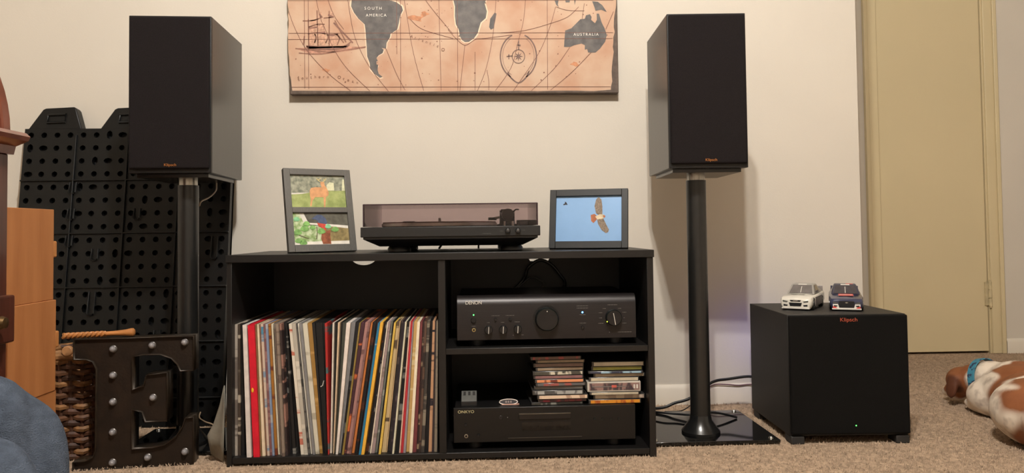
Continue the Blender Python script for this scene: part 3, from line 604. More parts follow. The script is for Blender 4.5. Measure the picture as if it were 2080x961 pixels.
AU = [(1030, 415), (1035, 340), (1040, 270), (1095, 250), (1140, 205), (1175, 170), (1215, 165), (1225, 135), (1260, 125), (1275, 150), (1270, 175), (1305, 205), (1322, 175), (1320, 120), (1340, 120), (1365, 200), (1390, 250), (1410, 310), (1395, 370), (1350, 430), (1310, 465), (1245, 465), (1235, 435), (1215, 440), (1215, 400), (1185, 385), (1120, 400), (1085, 415)]
def grow(l, k):
    cx = sum(p[0] for p in l)/len(l); cy = sum(p[1] for p in l)/len(l); return [(cx+(x-cx)*k+(6 if x > cx else -6), cy+(y-cy)*k) for x, y in l]
mshape('coast_line', C4(grow(SA, 1.025)), COAST, 2); mshape('continent', C4(SA), LAND, 4)
mshape('coast_line', C5(grow(AF, 1.03)), COAST, 2); mshape('continent', C5(AF), LAND, 4)
mshape('island', C5(MG), LAND, 4); mshape('continent', C5(AU), LAND, 4)
for l in ([(935, -30), (985, -30), (975, 40), (985, 65), (960, 40)], [(1030, -60), (1085, -40), (1080, 20), (1045, 20)], [(1120, -10), (1135, -10), (1125, 45)], [(1280, 10), (1330, 15), (1370, 45), (1410, 105), (1360, 85), (1310, 95), (1300, 60)]): mshape('island', C5(l), LAND, 4)
INK = mat('map_ink', (112, 72, 60), .7, .15, 60); INK2 = mat('map_ink_faint', (138, 98, 80), .7, .2, 60)
def mlines(name, polys, wpx, m, layer=5):
    d = -.034-.00025*layer; w = wpx/640/2
    for pl in polys:
        q = [Vector((mpt(*p)[0], 0, mpt(*p)[1])) for p in pl]
        if len(q) > 2: q = catmull(q, 5)
        vs = []
        for k, p in enumerate(q):
            t = q[min(k+1, len(q)-1)]-q[max(k-1, 0)]; n = Vector((-t.z, 0, t.x)).normalized()*w
            vs += [(p.x-n.x, d, p.z-n.z), (p.x+n.x, d, p.z+n.z)]
        mb = MB(); mb.add(vs, [(2*k, 2*k+2, 2*k+3, 2*k+1) for k in range(len(q)-1)]); mb.build(name, m, pa, smooth=0)
hl = [[(586, 67.5), (1245, 66)], [(585, 80), (1244, 78)], [(592, 177), (1240, 176)], [(584, .8), (1246, 0)]]
vl = [[(617, -150), (619, 180)], [(625, -150), (627, 181)], [(812.6, -150), (814, 184)], [(804.6, -150), (806, 110)], [(887.5, -150), (896, 184)], [(928, -150), (930, 184)], [(1111, -150), (1112.5, 182)]]
mer = [C4([(70, 100), (130, 260), (235, 450), (420, 650), (620, 805)]), C4([(300, -80), (350, 150), (400, 270), (480, 450), (600, 620), (790, 805)]), C4([(400, -60), (470, 130), (560, 260)]), C4([(590, -40), (640, 260), (700, 430), (800, 610), (960, 815)]), C4([(1090, -40), (1130, 200), (1160, 380), (1200, 560), (1270, 805)]), C4([(930, 420), (1030, 660), (1105, 800)]),
       C4([(1270, -20), (1370, 110), (1529, 300)]), C4([(1150, 170), (1260, 260), (1529, 340)]), C5([(430, -60), (400, 300), (340, 600), (262, 805)]), C5([(690, -40), (670, 180), (620, 380), (560, 600), (420, 805)]), C5([(955, 60), (900, 250), (800, 480), (580, 805)]), C5([(1210, 30), (1190, 170)]), C5([(1080, 420), (950, 600), (740, 805)]), C5([(1470, 100), (1400, 260)]), C5([(1270, 465), (1100, 640), (910, 800)]), C5([(0, 260), (60, 330), (150, 400), (240, 350), (320, 340), (560, 310)]), C5([(470, 290), (680, 270), (900, 210), (1060, 150), (1160, 60)]), C5([(960, 60), (1060, 90), (1210, 95)]), C5([(150, 400), (105, 805)]), C5([(345, 620), (362, 720), (362, 800)]), C5([(240, 460), (240, 800)])]
mlines('grid_line', hl+vl, .9, INK); mlines('course_line', mer, .9, INK)
# ship engraving
mlines('ship_engraving', [C4(l) for l in ([(225, 405), (420, 418), (560, 408), (625, 370)], [(240, 432), (420, 440), (560, 428), (610, 395)], [(250, 430), (245, 170)], [(330, 430), (322, 90)], [(430, 430), (430, 95)], [(480, 180), (580, 375)], [(500, 300), (560, 380)], [(240, 300), (320, 290), (400, 300)], [(245, 240), (320, 215), (390, 215)], [(195, 185), (290, 180), (370, 150)], [(300, 380), (315, 330), (300, 300)], [(400, 380), (420, 330), (405, 290)], [(380, 160), (470, 150)], [(410, 310), (510, 300)], [(500, 400), (520, 340), (490, 300)], [(130, 430), (230, 440), (420, 460), (600, 440), (755, 415)], [(160, 470), (330, 480), (480, 460)], [(210, 320), (200, 400)])], 2.4, INK2, 3)
mlines('ship_rigging', [C4(l) for l in ([(225, 412), (560, 416)], [(240, 425), (590, 412)], [(330, 290), (395, 285)], [(250, 250), (320, 240)], [(345, 120), (360, 150)], [(420, 130), (470, 150)], [(430, 310), (480, 310)], [(470, 200), (640, 380)])], 3.2, mat('map_ink_mid', (136, 98, 84), .7, .2, 60), 4)
for l in ([(250, 300), (310, 296), (312, 350), (300, 400), (255, 400)], [(330, 296), (395, 292), (408, 350), (398, 400), (330, 402)], [(435, 305), (495, 300), (510, 350), (495, 400), (437, 402)], [(255, 235), (312, 220), (314, 285), (255, 288)], [(332, 218), (388, 214), (396, 280), (332, 284)], [(262, 175), (312, 170), (312, 208), (262, 222)], [(336, 110), (362, 100), (372, 150), (336, 155)], [(438, 112), (462, 105), (470, 150), (438, 156)]): mshape('sail_print', C4(l), mat('sail_ink', (190, 148, 122), .7, .25, 120), 3, pa)
mshape('hull_print', C4([(225, 408), (420, 418), (560, 408), (622, 372), (605, 402), (560, 428), (420, 442), (240, 434)]), mat('map_ink_mid', (136, 98, 84)), 4, pa); mshape('sea_print', C4([(120, 428), (235, 420), (755, 412), (750, 425), (600, 450), (420, 478), (240, 470)]), mat('sea_ink', (182, 134, 112), .7, .3, 90), 2, pa)
# compass
cc = lambda a, rx, ry, cx=625, cy=500: (cx+rx*math.sin(a), cy-ry*math.cos(a))
ring = lambda rx, ry, a0, a1, n=20: C5([cc(a0+(a1-a0)*k/n, rx, ry) for k in range(n+1)])
G = mat('compass_ink', (118, 94, 86), .7, .2, 60)
mlines('compass_wreath', [ring(160, 200, .35, 2.7), ring(160, 200, -.35, -2.7), C5([(530, 640), (560, 690), (625, 735), (690, 690), (720, 630)])], 2.6, G, 4)
mlines('compass_wreath', [ring(140, 180, .5, 2.7), ring(140, 180, -.5, -2.7)], .8, G, 4); mlines('compass_ring', [ring(56, 60, 0, 6.30, 28)], 1.4, G, 6); mlines('compass_needle', [C5([(627, 360), (627, 440)]), C5([(610, 400), (645, 400)]), C5([(520, 500), (575, 495)]), C5([(540, 480), (540, 525)])], 2, G, 6)
star = [];
for k in range(16): a = k*math.pi/8; star.append(cc(a, 42 if k % 2 == 0 else 14, 46 if k % 2 == 0 else 15))
mshape('compass_star', C5(star), G, 6, pa)
# stains and specks with shapes of their own
sp = MB()
for k in range(150):
    x = random.uniform(600, 1235); y = random.uniform(-40, 174); r = random.uniform(.4, 1.7); q = [mpt(x+r*random.uniform(.6, 1.5)*math.cos(t), y+r*random.uniform(.6, 1.4)*math.sin(t)) for t in [j*1.0472 for j in range(6)]]
    sp.prism(q, -.0345, -.0343)
sp.build('ink_specks', INK2, pa, smooth=0)['kind'] = 'stuff'
for x, y, r in ((846, 37, 14), (862, 28, 8), (663, 143, 7), (1168, 130, 8)):
    mshape('stain', [(x+r*(1+.4*math.sin(3*t+x))*math.cos(t), y+r*.5*(1+.4*math.cos(2*t+y))*math.sin(t)) for t in [j*math.pi/8 for j in range(16)]], mat('rust_stain', (186, 128, 92), .7, .2, 100), 3, pa)
CREAM = mat('map_lettering', (226, 220, 210), .7, .05)
def mtext(body, x, y, sz, m, tilt=0, sp_=1.15): 
    q = mpt(x, y); return text_mesh('map_lettering', body, sz, m, pa, (q[0], -.0358, q[1]), rot=(math.pi/2, math.radians(tilt), 0), extrude=.0001, space=sp_)
mtext('SOUTH', 758, 17, .0125, CREAM, 0, 1.5); mtext('AMERICA', 764, 31, .0125, CREAM, 0, 1.3); mtext('AUSTRALIA', 1190.5, 70, .0125, CREAM, 0, 1.3)
for k, ch in enumerate('Southern'): mtext(ch, 606+k*8.6, 159.5-3*math.sin(k/7*math.pi*.7)-k*.1, .013, INK2, 0)
for k, ch in enumerate('Ocean'): mtext(ch, 689+k*9.2, 157+k*2.7, .013, INK2, 14)
for k, ch in enumerate('Atlantic'): mtext(ch, 836+k*7.6, 74+k*2.8, .013, INK2, 18)
mtext('O', 900, 101, .014, INK2)

# ------------------------------------------------------------------ loudspeakers and their stands
GRILL = mat('grille_cloth', (24, 19, 20), .85, .35, 900, .5, 1500, spec=.2); SATIN = mat('satin_black_vinyl', (38, 36, 34), .30, .1, 90, .02, 300, stretch=(1, 1, .1), spec=.7)
COPPER = mat('copper_logo', (196, 128, 70), .35, .1, 80, metal=.6, emit=(196, 128, 70), estr=0.0)
SW, SH, SD = .201, .397, .302
def loudspeaker(label, x, y, z, a):
    t = thing('loudspeaker', label, 'loudspeaker', (x, y, z), a)
    box('cabinet', SATIN, t, -SW/2, SW/2, .018, SD, 0, SH, bevel=.0015)
    box('baffle', BLKIN, t, -SW/2, SW/2, .010, .018, 0, SH, bevel=.0015)
    box('grille', GRILL, t, -SW/2+.003, SW/2-.003, 0, .011, .010, SH-.004, bevel=.005, seg=3)
    text_mesh('brand_lettering', 'Klipsch', .0095, COPPER, t, (.004, -.0006, .0195), extrude=.0006, sx=1.1)
    # rear: port and terminals
    MB().lathe([(.036, 0), (.036, .003), (.03, .0035), (.026, -.01)], (0, SD, .27), (0, 1, 0)).build('rear_port', BLKIN, t)
    tp = box('terminal_plate', BLKIN, t, -.045, .045, SD-.001, SD+.003, .06, .15)
    for sx in (-1, 1):
        for zz_ in (.085, .125): MB().lathe([(.007, 0), (.007, .014), (.005, .016)], (sx*.02, SD+.003, zz_), (0, 1, 0), 12).build('binding_post', mat('brass', (188, 176, 130)), tp)
    return t
def stand(label, x, y, z, a, px, py, plate):
    t = thing('speaker_stand', label, 'speaker stand', (px, py, 0))
    M = Matrix.Rotation(a, 4, 'Z'); c = Vector((x-px, y-py, 0))
    m = MB(); m.box(-.088, .088, .03, .03+.235, z-.010, z, Matrix.Translation(c) @ M); m.build('top_plate', mat('stand_black', (24, 24, 24), .25, .1, 60, spec=.6), t, bevel=.001)
    MB().lathe([(.0235, z-.026), (.0235, z-.0095)], n=28).build('collar', mat('collar_metal', (170, 166, 158), .25, .1, 40, metal=.9), t)
    MB().lathe([(.0262, .05), (.0262, z-.026)], n=32).build('pole', mat('pole_black', (27, 27, 26), .33, .1, 60, .02, 300, spec=.6), t)
    MB().lathe([(.050, .0125), (.050, .018), (.045, .024), (.029, .046), (.027, .060)], n=36).build('pole_foot', mat('stand_black', (24, 24, 24)), t)
    x0, x1, y0, y1 = plate
    box('base_plate', GLOSSBLK, t, x0-px, x1-px, y0-py, y1-py, .0045, .0125, bevel=.0012)
    for ux in (x0+.018, x1-.018):
        for uy in (y0+.018, y1-.018):
            MB().lathe([(.006, 0), (.007, .0045), (.007, .0125), (.0045, .0165), (0, .0168)], (ux-px, uy-py, 0), n=14).build('foot_stud', SILVER, t)
    return t
RS = (.5852, 1.9298, .7041, -.0441); LS = (-.7724, 1.9523, .7044, .0413)
loudspeaker('black bookshelf loudspeaker on the stand beside the subwoofer', *RS); loudspeaker('black bookshelf loudspeaker in front of the perforated black panel', *LS)
stand('black pole speaker stand with gloss plate between console and subwoofer', RS[0], RS[1], RS[2], RS[3], .578, 2.034, (.4235, .757, 1.945, 2.27))
pl = at(382, 600, 2.055)
stand('black pole speaker stand behind the metal letter by the perforated panel', LS[0], LS[1], LS[2], LS[3], pl.x, 2.055, (-.905, -.61, 1.965, 2.20))

# ------------------------------------------------------------------ subwoofer
SB = (.9327, 1.9288, .02, -.0406); W, H, D = .3025, .3065, .3215
SUBM = mat('subwoofer_vinyl', (24, 22, 20), .55, .15, 120, .06, 400)
sub = thing('subwoofer', 'black cube subwoofer on the carpet with two toy cars on top', 'subwoofer', (SB[0], SB[1], 0), SB[3])
box('cabinet', SUBM, sub, -W/2, W/2, .014, D, .02, .02+H, bevel=.0015)
box('grille', mat('sub_grille', (14, 13, 12), .85, .3, 700, .4, 1400, spec=.15), sub, -W/2+.001, W/2-.001, 0, .0145, .026, .02+H-.001, bevel=.004, seg=3)
text_mesh('brand_lettering', 'Klipsch', .0135, mat('logo_red', (176, 84, 62), .4, metal=.3), sub, (.0, -.0006, .02+H-.0125), extrude=.0006, sx=1.15)
led(sub, (.012, -.0004, .048), .0016, (80, 255, 90), 5)
for sx in (-1, 1):
    for yy in (.03, D-.035): MB().box(sx*(W/2-.018)-.017, sx*(W/2-.018)+.017, yy-.024, yy+.024, 0, .021).build('foot', mat('rubber_foot', (40, 38, 36), .7), sub, bevel=.003)
pn = box('amp_panel', BLKIN, sub, -W/2+.03, W/2-.03, D-.001, D+.004, .06, .29)
led(pn, (-.105, D+.0046, .20), .006, (80, 80, 255), 170, 'rear_light')

# ------------------------------------------------------------------ toy cars on the subwoofer
def toy_car(label, loc, rz, C):
    t = thing('toy_car', label, 'toy car', loc, rz); t.scale = (1, .92, 1.2)
    body = mat(C['n']+'_body', C['body'], .3, .03, 60, coat=.6); side = mat(C['n']+'_side', C['side'], .35, .1, 60, coat=.5)
    st = [(0, .033, .007, .0235, .0245), (.003, .038, .006, .0255, .0265), (.012, .0405, .006, .0275, .0290), (.045, .0415, .006, .0300, .0325), (.075, .0415, .006, .0315, .0345), (.13, .0415, .006, .0325, .0345), (.175, .0415, .007, .0345, .0360), (.196, .040, .009, .0350, .0360), (.2, .037, .012, .0335, .0345)]
    m = MB(); vs = []; k = 9
    for y, hw, z0, zs, zc in st:
        pr = [(-hw*.9, z0), (-hw, z0+.006), (-hw, zs-.004), (-hw*.93, zs), (0, zc), (hw*.93, zs), (hw, zs-.004), (hw, z0+.006), (hw*.9, z0)]
        vs += [(a, y, b) for a, b in pr]
    fs = []
    for i in range(len(st)-1):
        for j in range(k): fs.append((i*k+j, i*k+(j+1) % k, (i+1)*k+(j+1) % k, (i+1)*k+j))
    fs += [tuple(range(k)), tuple((len(st)-1)*k+i for i in range(k))]
    m.add(vs, fs); m.build('body_shell', body, t, smooth=50)
    # cabin
    g = MB(); b0 = [(-.0365, .070, .0325), (.0365, .070, .0325), (.0365, .182, .0345), (-.0365, .182, .0345)]; b1 = [(-.0275, .104, .0545), (.0275, .104, .0545), (.0275, .142, .0545), (-.0275, .142, .0545)]
    g.add(b0+b1, [(0, 1, 5, 4), (1, 2, 6, 5), (2, 3, 7, 6), (3, 0, 4, 7), (4, 5, 6, 7), (3, 2, 1, 0)]); g.build('cabin', mat(C['n']+'_roof', C['roof'], .35, .05, 60, coat=.5), t, bevel=.002)
    B0 = [Vector(p) for p in b0]; B1 = [Vector(p) for p in b1]
    GL = mat(C['n']+'_glass', C['glass'], .12, .15, 60, coat=.5)
    def pane(i, j, u0, u1, v0, v1, name, mm, off=.0005):
        q = []
        nrm = (B0[j]-B0[i]).cross(B1[i]-B0[i]).normalized()
        for u, v in ((u0, v0), (u1, v0), (u1, v1), (u0, v1)): q.append(B0[i].lerp(B0[j], u).lerp(B1[i].lerp(B1[j], u), v)+nrm*off)
        MB().hexa([q[0], q[1], q[0]+nrm*.0006, q[1]+nrm*.0006, q[3], q[2], q[3]+nrm*.0006, q[2]+nrm*.0006]).build(name, mm, t, smooth=0)
    pane(0, 1, .07, .93, .08, .86, 'windscreen', GL); pane(0, 1, .30, .70, .88, .97, 'screen_banner', WHITEINK); pane(0, 1, .48, .505, .12, .7, 'centre_bar', WHITEINK, .0012)
    pane(1, 2, .16, .62, .15, .85, 'side_window', GL); pane(3, 0, .38, .84, .15, .85, 'side_window', GL); pane(2, 3, .1, .9, .12, .86, 'rear_window', GL)
    # spoiler
    MB().box(-.036, .036, .194, .197, .035, .046).build('spoiler', side, t, bevel=.0006)
    # nose details
    DK = mat('car_dark', (22, 24, 28), .3, .1)
    def nose(name, poly, mm, d=.0005, d0=.003): MB().prism(poly, -d, d0).build(name, mm, t, smooth=0)
    C['nose'](nose, DK, t)
    MB().box(-.036, .036, -.002, .02, .0035, .0068).build('splitter', C.get('split', WHITEINK), t, bevel=.001)
    for sx in (-1, 1):
        for yy in (.038, .160):
            w = MB().lathe([(.0125, -.006), (.014, -.004), (.014, .004), (.0125, .006)], (sx*.0355, yy, .014), (1, 0, 0), 24).build('wheel', mat('tyre', (24, 24, 24), .7), t)
            MB().lathe([(.008, 0), (.008, .0065), (.003, .0072)], (sx*.0355, yy, .014), (sx, 0, 0), 16).build('hub', SILVER, w)
        MB().box(sx*.0418-.0005, sx*.0418+.0005, .055, .15, .0085, .028).build('side_panel', side, t, smooth=0)
    return t
def nose_white(nose, DK, t):
    nose('grille', [(-.017, .0175), (.017, .0175), (.014, .0095), (-.014, .0095)], DK); nose('upper_grille', [(-.015, .0232), (.015, .0232), (.012, .0198), (-.012, .0198)], DK)
    nose('bow_emblem', [(-.006, .0222), (.006, .0228), (.006, .0210), (-.006, .0206)], SILVER, .0012)
    for s in (-1, 1):
        nose('headlight', [(s*.019, .0205), (s*.033, .0228), (s*.033, .0190), (s*.022, .0178)], mat('lamp_glass', (90, 90, 84), .15, coat=.5)); nose('brake_duct', [(s*.020, .0125), (s*.031, .0138), (s*.031, .0098), (s*.021, .0094)], DK)
    for k in range(2): MB().box(-.02+k*.018, -.004+k*.018, .046-.0, .058, .0329, .0333).build('hood_print', mat('hood_grey', (150, 148, 138), .5), t, smooth=0)
def nose_navy(nose, DK, t):
    WH = mat('car_white', (224, 218, 208), .35, coat=.5); RD = mat('car_red', (206, 64, 58), .35, coat=.5)
    nose('bumper', [(-.0335, .0160), (.0335, .0160), (.0335, .0062), (-.0335, .0062)], WH, .0006); nose('grille', [(-.018, .0225), (.018, .0225), (.0205, .0155), (.018, .0082), (-.018, .0082), (-.0205, .0155)], DK, .0012)
    nose('nose_emblem', [(-.004, .0190), (0, .0205), (.004, .0190), (0, .0178)], SILVER, .0018)
    for s in (-1, 1):
        nose('corner_panel', [(s*.021, .0062), (s*.0335, .0062), (s*.0335, .0112), (s*.027, .0098)], RD, .0011); nose('brake_duct', [(s*.022, .0128), (s*.031, .0135), (s*.031, .0108), (s*.024, .0102)], DK, .0014); nose('headlight', [(s*.021, .0190), (s*.033, .0205), (s*.033, .0178), (s*.022, .0172)], mat('lamp_glass', (90, 90, 84)), .0011)
    bn = MB(); bn.add([(-.0185, .032, .0322), (.0185, .032, .0322), (.0185, .060, .0350), (-.0185, .060, .0350)], [(0, 1, 2, 3)]); bn.build('hood_banner', RD, t, smooth=0)
    bn = MB(); bn.add([(-.016, .042, .0335), (.016, .042, .0335), (.016, .050, .0343), (-.016, .050, .0343)], [(0, 1, 2, 3)]); bn.build('banner_print', mat('banner_pale', (224, 170, 160), .5), t, smooth=0)
    MB().box(.002, .02, .108, .13, .0544, .0552).build('roof_number', RD, t, smooth=0)
ZT = .02+H
c = atz(1616, 630.5, ZT); toy_car('white and silver toy stock car parked on the subwoofer', (c.x, c.y, ZT-.0004), math.radians(-35), dict(n='white_car', body=(222, 217, 204), side=(128, 120, 116), roof=(150, 146, 138), glass=(92, 86, 84), nose=nose_white))
c = atz(1720, 632.5, ZT); toy_car('navy toy stock car with a red hood banner on the subwoofer', (c.x, c.y, ZT-.0004), math.radians(-24), dict(n='navy_car', body=(48, 52, 78), side=(60, 58, 80), roof=(40, 42, 64), glass=(66, 62, 66), nose=nose_navy))

# ------------------------------------------------------------------ cables
def cable(label, pts, r, m, name='cable', group=None):
    p0 = Vector(pts[0]); o = MB().tube([Vector(p)-p0 for p in pts], r, 8).build(name, m, loc=p0); return tag(o, label, 'cable', group)
CB = mat('cable_black', (16, 16, 18), .4); CT = mat('cable_tan', (150, 128, 104), .45); CM = mat('cable_mauve', (112, 84, 88), .5)
cable('thick black power cable running from console behind the pole to subwoofer', [(.34, 2.32, .005), (.40, 2.30, .012), at(1340, 829, 2.27), at(1370, 819, 2.27), at(1404, 808, 2.27), at(1446, 777, 2.30), at(1480, 770, 2.31), at(1526, 765, 2.30), (.828, 2.278, .088), (.830, 2.2595, .09)], .0042, CB)
cable('thin mauve speaker wire along the baseboard behind the stand', [(.665, 2.36, .004), (.672, 2.385, .03), at(1446, 783, 2.399), at(1475, 781, 2.399), at(1500, 783, 2.399), at(1530, 781, 2.396), (.92, 2.34, .06), (.93, 2.253, .075)], .0022, CM)
cable('black cord lying on the gloss plate and trailing to the console', [(.35, 2.266, .0045), (.44, 2.262, .0175), at(1340, 838, 2.20), at(1375, 841, 2.18), at(1405, 842.5, 2.16), at(1450, 838, 2.16), (.72, 2.17, .0157)], .0032, CB)
cable('thin dark wire looping on the carpet behind the stand plate', [at(1350, 836, 2.30), at(1378, 835.5, 2.30), at(1392, 831, 2.30), at(1403, 823, 2.31), (.655, 2.33, .035), (.665, 2.345, .004)], .0016, CB)
q = at(440, 374, 2.268)
cable('cream speaker wire curling down from the loudspeaker to the stand pole', [(LS[0]-.01, 2.2605, .80), (q.x-.005, 2.275, .77), (q.x, 2.277, .73), q, at(438, 388, 2.235), at(425, 401, 2.17), at(409, 409, 2.10), (pl.x+.0255, 2.063, .625)], .0022, CT)
wb = CY0+CD
cable('black cable loop hanging behind the amplifier by the panel cutout', [(.045, AY+.3095, ZS1+.05), (.04, wb-.03, ZS1+.055), at(1062, 570, wb-.03), at(1072, 545, wb-.03), at(1095, 528.5, wb-.028), at(1118, 536, wb-.028), at(1136, 556, wb-.03), at(1147, 580, wb-.03), (.20, wb-.03, ZS1+.065), (.197, AY+.3095, ZS1+.06)], .0045, CB)
cable('thin grey wire arching behind the amplifier top', [(.062, AY+.3095, ZS1+.075), (.06, wb-.040, ZS1+.08), at(1064, 574, wb-.042), at(1080, 563, wb-.042), at(1095, 568, wb-.042), at(1104, 580, wb-.042), (.125, wb-.040, ZS1+.08), (.123, AY+.3095, ZS1+.075)], .0025, mat('cable_grey', (70, 68, 66), .5))
cable('black signal lead dropping behind the turntable toward the amplifier side', [(tx_-.01, TY+.352, CZ+.03), at(893, 503, CY0+CD+.015), (at(889, 509, CY0+CD+.02).x, CY0+CD+.02, .44)], .0035, CB)
cable('black power lead dropping behind the turntable toward the tonearm side', [(at(973, 480, TY+.352).x, TY+.352, CZ+.03), at(972, 500, CY0+CD+.015), (at(971, 509, CY0+CD+.02).x, CY0+CD+.02, .44)], .0028, CB)
cable('cream wire end poking out beside the grey sheet', [(pl.x+.012, 2.112, .075), at(405, 848.5, 2.075), at(417, 857, 2.02), at(436, 866, 2.0), (-.650, 1.975, .030), (-.640, 1.968, .0140)], .0018, CT)

# ------------------------------------------------------------------ black perforated plastic panel behind the loudspeaker
PLAS = mat('black_moulded_plastic', (9, 10, 10), .42, .15, 60, .04, 260, spec=.35)
def perforated_panel():
    p = .0385; pz = .0399; x0 = -1.362; nx, nz = 16, 22; wd = nx*p; ht = nz*pz; T = .034
    o = thing('perforated_panel', 'tall black moulded plastic panel full of round holes leaning on wall', 'panel', (x0, 2.262, .002))
    o.rotation_euler = (-.1253, 0, 0)
    m = MB(); r = .0088; dpt = .020; n = 8
    for i in range(nx):
        for j in range(nz):
            cx, cz = (i+.5)*p, (j+.5)*pz
            odd = (i*7+j*13) % 11
            out = [(i*p, j*pz), (cx, j*pz), ((i+1)*p, j*pz), ((i+1)*p, cz), ((i+1)*p, (j+1)*pz), (cx, (j+1)*pz), (i*p, (j+1)*pz), (i*p, cz)]
            rx = r*(1.5 if odd == 3 else 1); rz = r*(1.5 if odd == 7 else 1)
            inn = [(cx+rx*math.cos(a), cz+rz*math.sin(a)) for a in [math.radians(225+45*k) for k in range(8)]]
            V = [(a, 0, b) for a, b in out]+[(a, 0, b) for a, b in inn]+[(a, dpt, b) for a, b in inn]
            F = [(k, (k+1) % n, n+(k+1) % n, n+k) for k in range(n)]+[(n+k, n+(k+1) % n, 2*n+(k+1) % n, 2*n+k) for k in range(n)]+[tuple(range(2*n, 3*n))]
            m.add(V, F)
    m.box(0, wd, dpt+.001, T, 0, ht); m.add([(0, 0, 0), (0, T, 0), (0, T, ht), (0, 0, ht)], [(0, 1, 2, 3)]); m.add([(wd, 0, 0), (wd, T, 0), (wd, T, ht), (wd, 0, ht)], [(0, 1, 2, 3)]); m.add([(0, 0, ht), (wd, 0, ht), (wd, T, ht), (0, T, ht)], [(0, 1, 2, 3)])
    m.build('hole_grid', PLAS, o, smooth=20)
    for k in range(3):
        a = .020+k*.2125
        tb = MB(); b = a+.142
        q = [(a-.012, ht-.002), (a+.028, ht+.060), (a+.036, ht+.064), (b-.022, ht+.068), (b-.016, ht+.060), (b+.004, ht-.002)]
        tb.prism(q, 0, T); tab = tb.build('top_tab', PLAS, o, bevel=.003)
        s = MB(); s.tube([((a+b)/2-.026, -.002, ht+.042), ((a+b)/2+.026, -.002, ht+.044), ((a+b)/2+.026, -.002, ht+.020), ((a+b)/2-.026, -.002, ht+.018), ((a+b)/2-.026, -.002, ht+.042)], .004, 8, smooth=False); s.build('handle_rim', PLAS, tab)
    for j in range(2, nz, 2):
        if j % 4 == 2: MB().box(0, wd, -.007, .001, j*pz-.002, j*pz+.002).build('rib', PLAS, o, bevel=.001)
    for i in range(4, nx, 4): MB().box(i*p-.002, i*p+.002, -.007, .001, 0, ht-.02).build('rib', PLAS, o, bevel=.001)
    for (i, j, l) in ((4, 17, 1), (4, 15, 1), (4, 13, 1), (6, 12, 1), (6, 8, 2), (15, 12, 2), (9, 15, 1), (11, 6, 1)):
        x = i*p-.009; z = j*pz
        MB().tube([(x, -.002, z+l*.034), (x, -.006, z+.004), (x+.004, -.006, z), (x+.014, -.006, z), (x+.018, -.006, z+.004), (x+.018, -.002, z+l*.034)], .0022, 6, smooth=False).build('slot_rim', PLAS, o)
perforated_panel()

# ------------------------------------------------------------------ marquee letter
RUST = mat('rusted_metal', (34, 26, 20), .5, .4, 30, .1, 160, metal=.4, rgb2=(48, 36, 26), thr=(.35, .75)); RIMM = mat('rim_metal', (46, 37, 28), .4, .35, 40, .05, 200, metal=.5)
eb = atz(147, 958, 0)
E_ = thing('marquee_letter', 'dark rusty metal serif letter E with small bulbs standing on the carpet', 'letter sign', (eb.x, eb.y, 0), math.radians(6.5))
e = lambda l: [((x-80)/672*.268, (938-y)/798*.306) for x, y in l]
EP = e([(80, 938), (752, 938), (752, 645), (705, 648), (690, 700), (650, 765), (590, 808), (520, 822), (405, 825), (405, 580), (462, 600), (478, 662), (602, 662), (602, 362), (484, 372), (470, 440), (405, 462), (405, 255), (470, 246), (560, 248), (625, 275), (660, 315), (676, 357), (752, 355), (752, 140), (80, 140), (80, 262), (150, 265), (185, 280), (205, 325), (203, 820), (190, 862), (150, 882), (80, 885)])
MB().prism(EP, .008, .012).build('face', RUST, E_, smooth=0)
rm = MB(); n = len(EP)
rm.add([(a, 0, b) for a, b in EP]+[(a, .052, b) for a, b in EP], [(i, (i+1) % n, n+(i+1) % n, n+i) for i in range(n)])
ro = rm.build('rim', RIMM, E_, smooth=30); sd = ro.modifiers.new('solid', 'SOLIDIFY'); sd.thickness = .0022; sd.offset = 0
BULB = mat('clear_bulb', (128, 126, 128), .12, .1, 60, spec=.8, coat=.5)
for x, y in ((295, 200), (514, 188), (699, 178), (295, 362), (295, 525), (520, 512), (295, 710), (295, 895), (492, 878), (702, 858)):
    (a, b), = e([(x, y+ (752-x)*.012)])
    bl = MB().ell((a, .003, b), (.0075, .0095, .0075), nu=14, nv=8).build('bulb', BULB, E_); MB().lathe([(.0088, 0), (.0088, .003), (.0075, .004)], (a, .0085, b), (0, -1, 0), 18).build('bulb_socket', mat('socket_metal', (96, 92, 88), .35, metal=.6), bl)

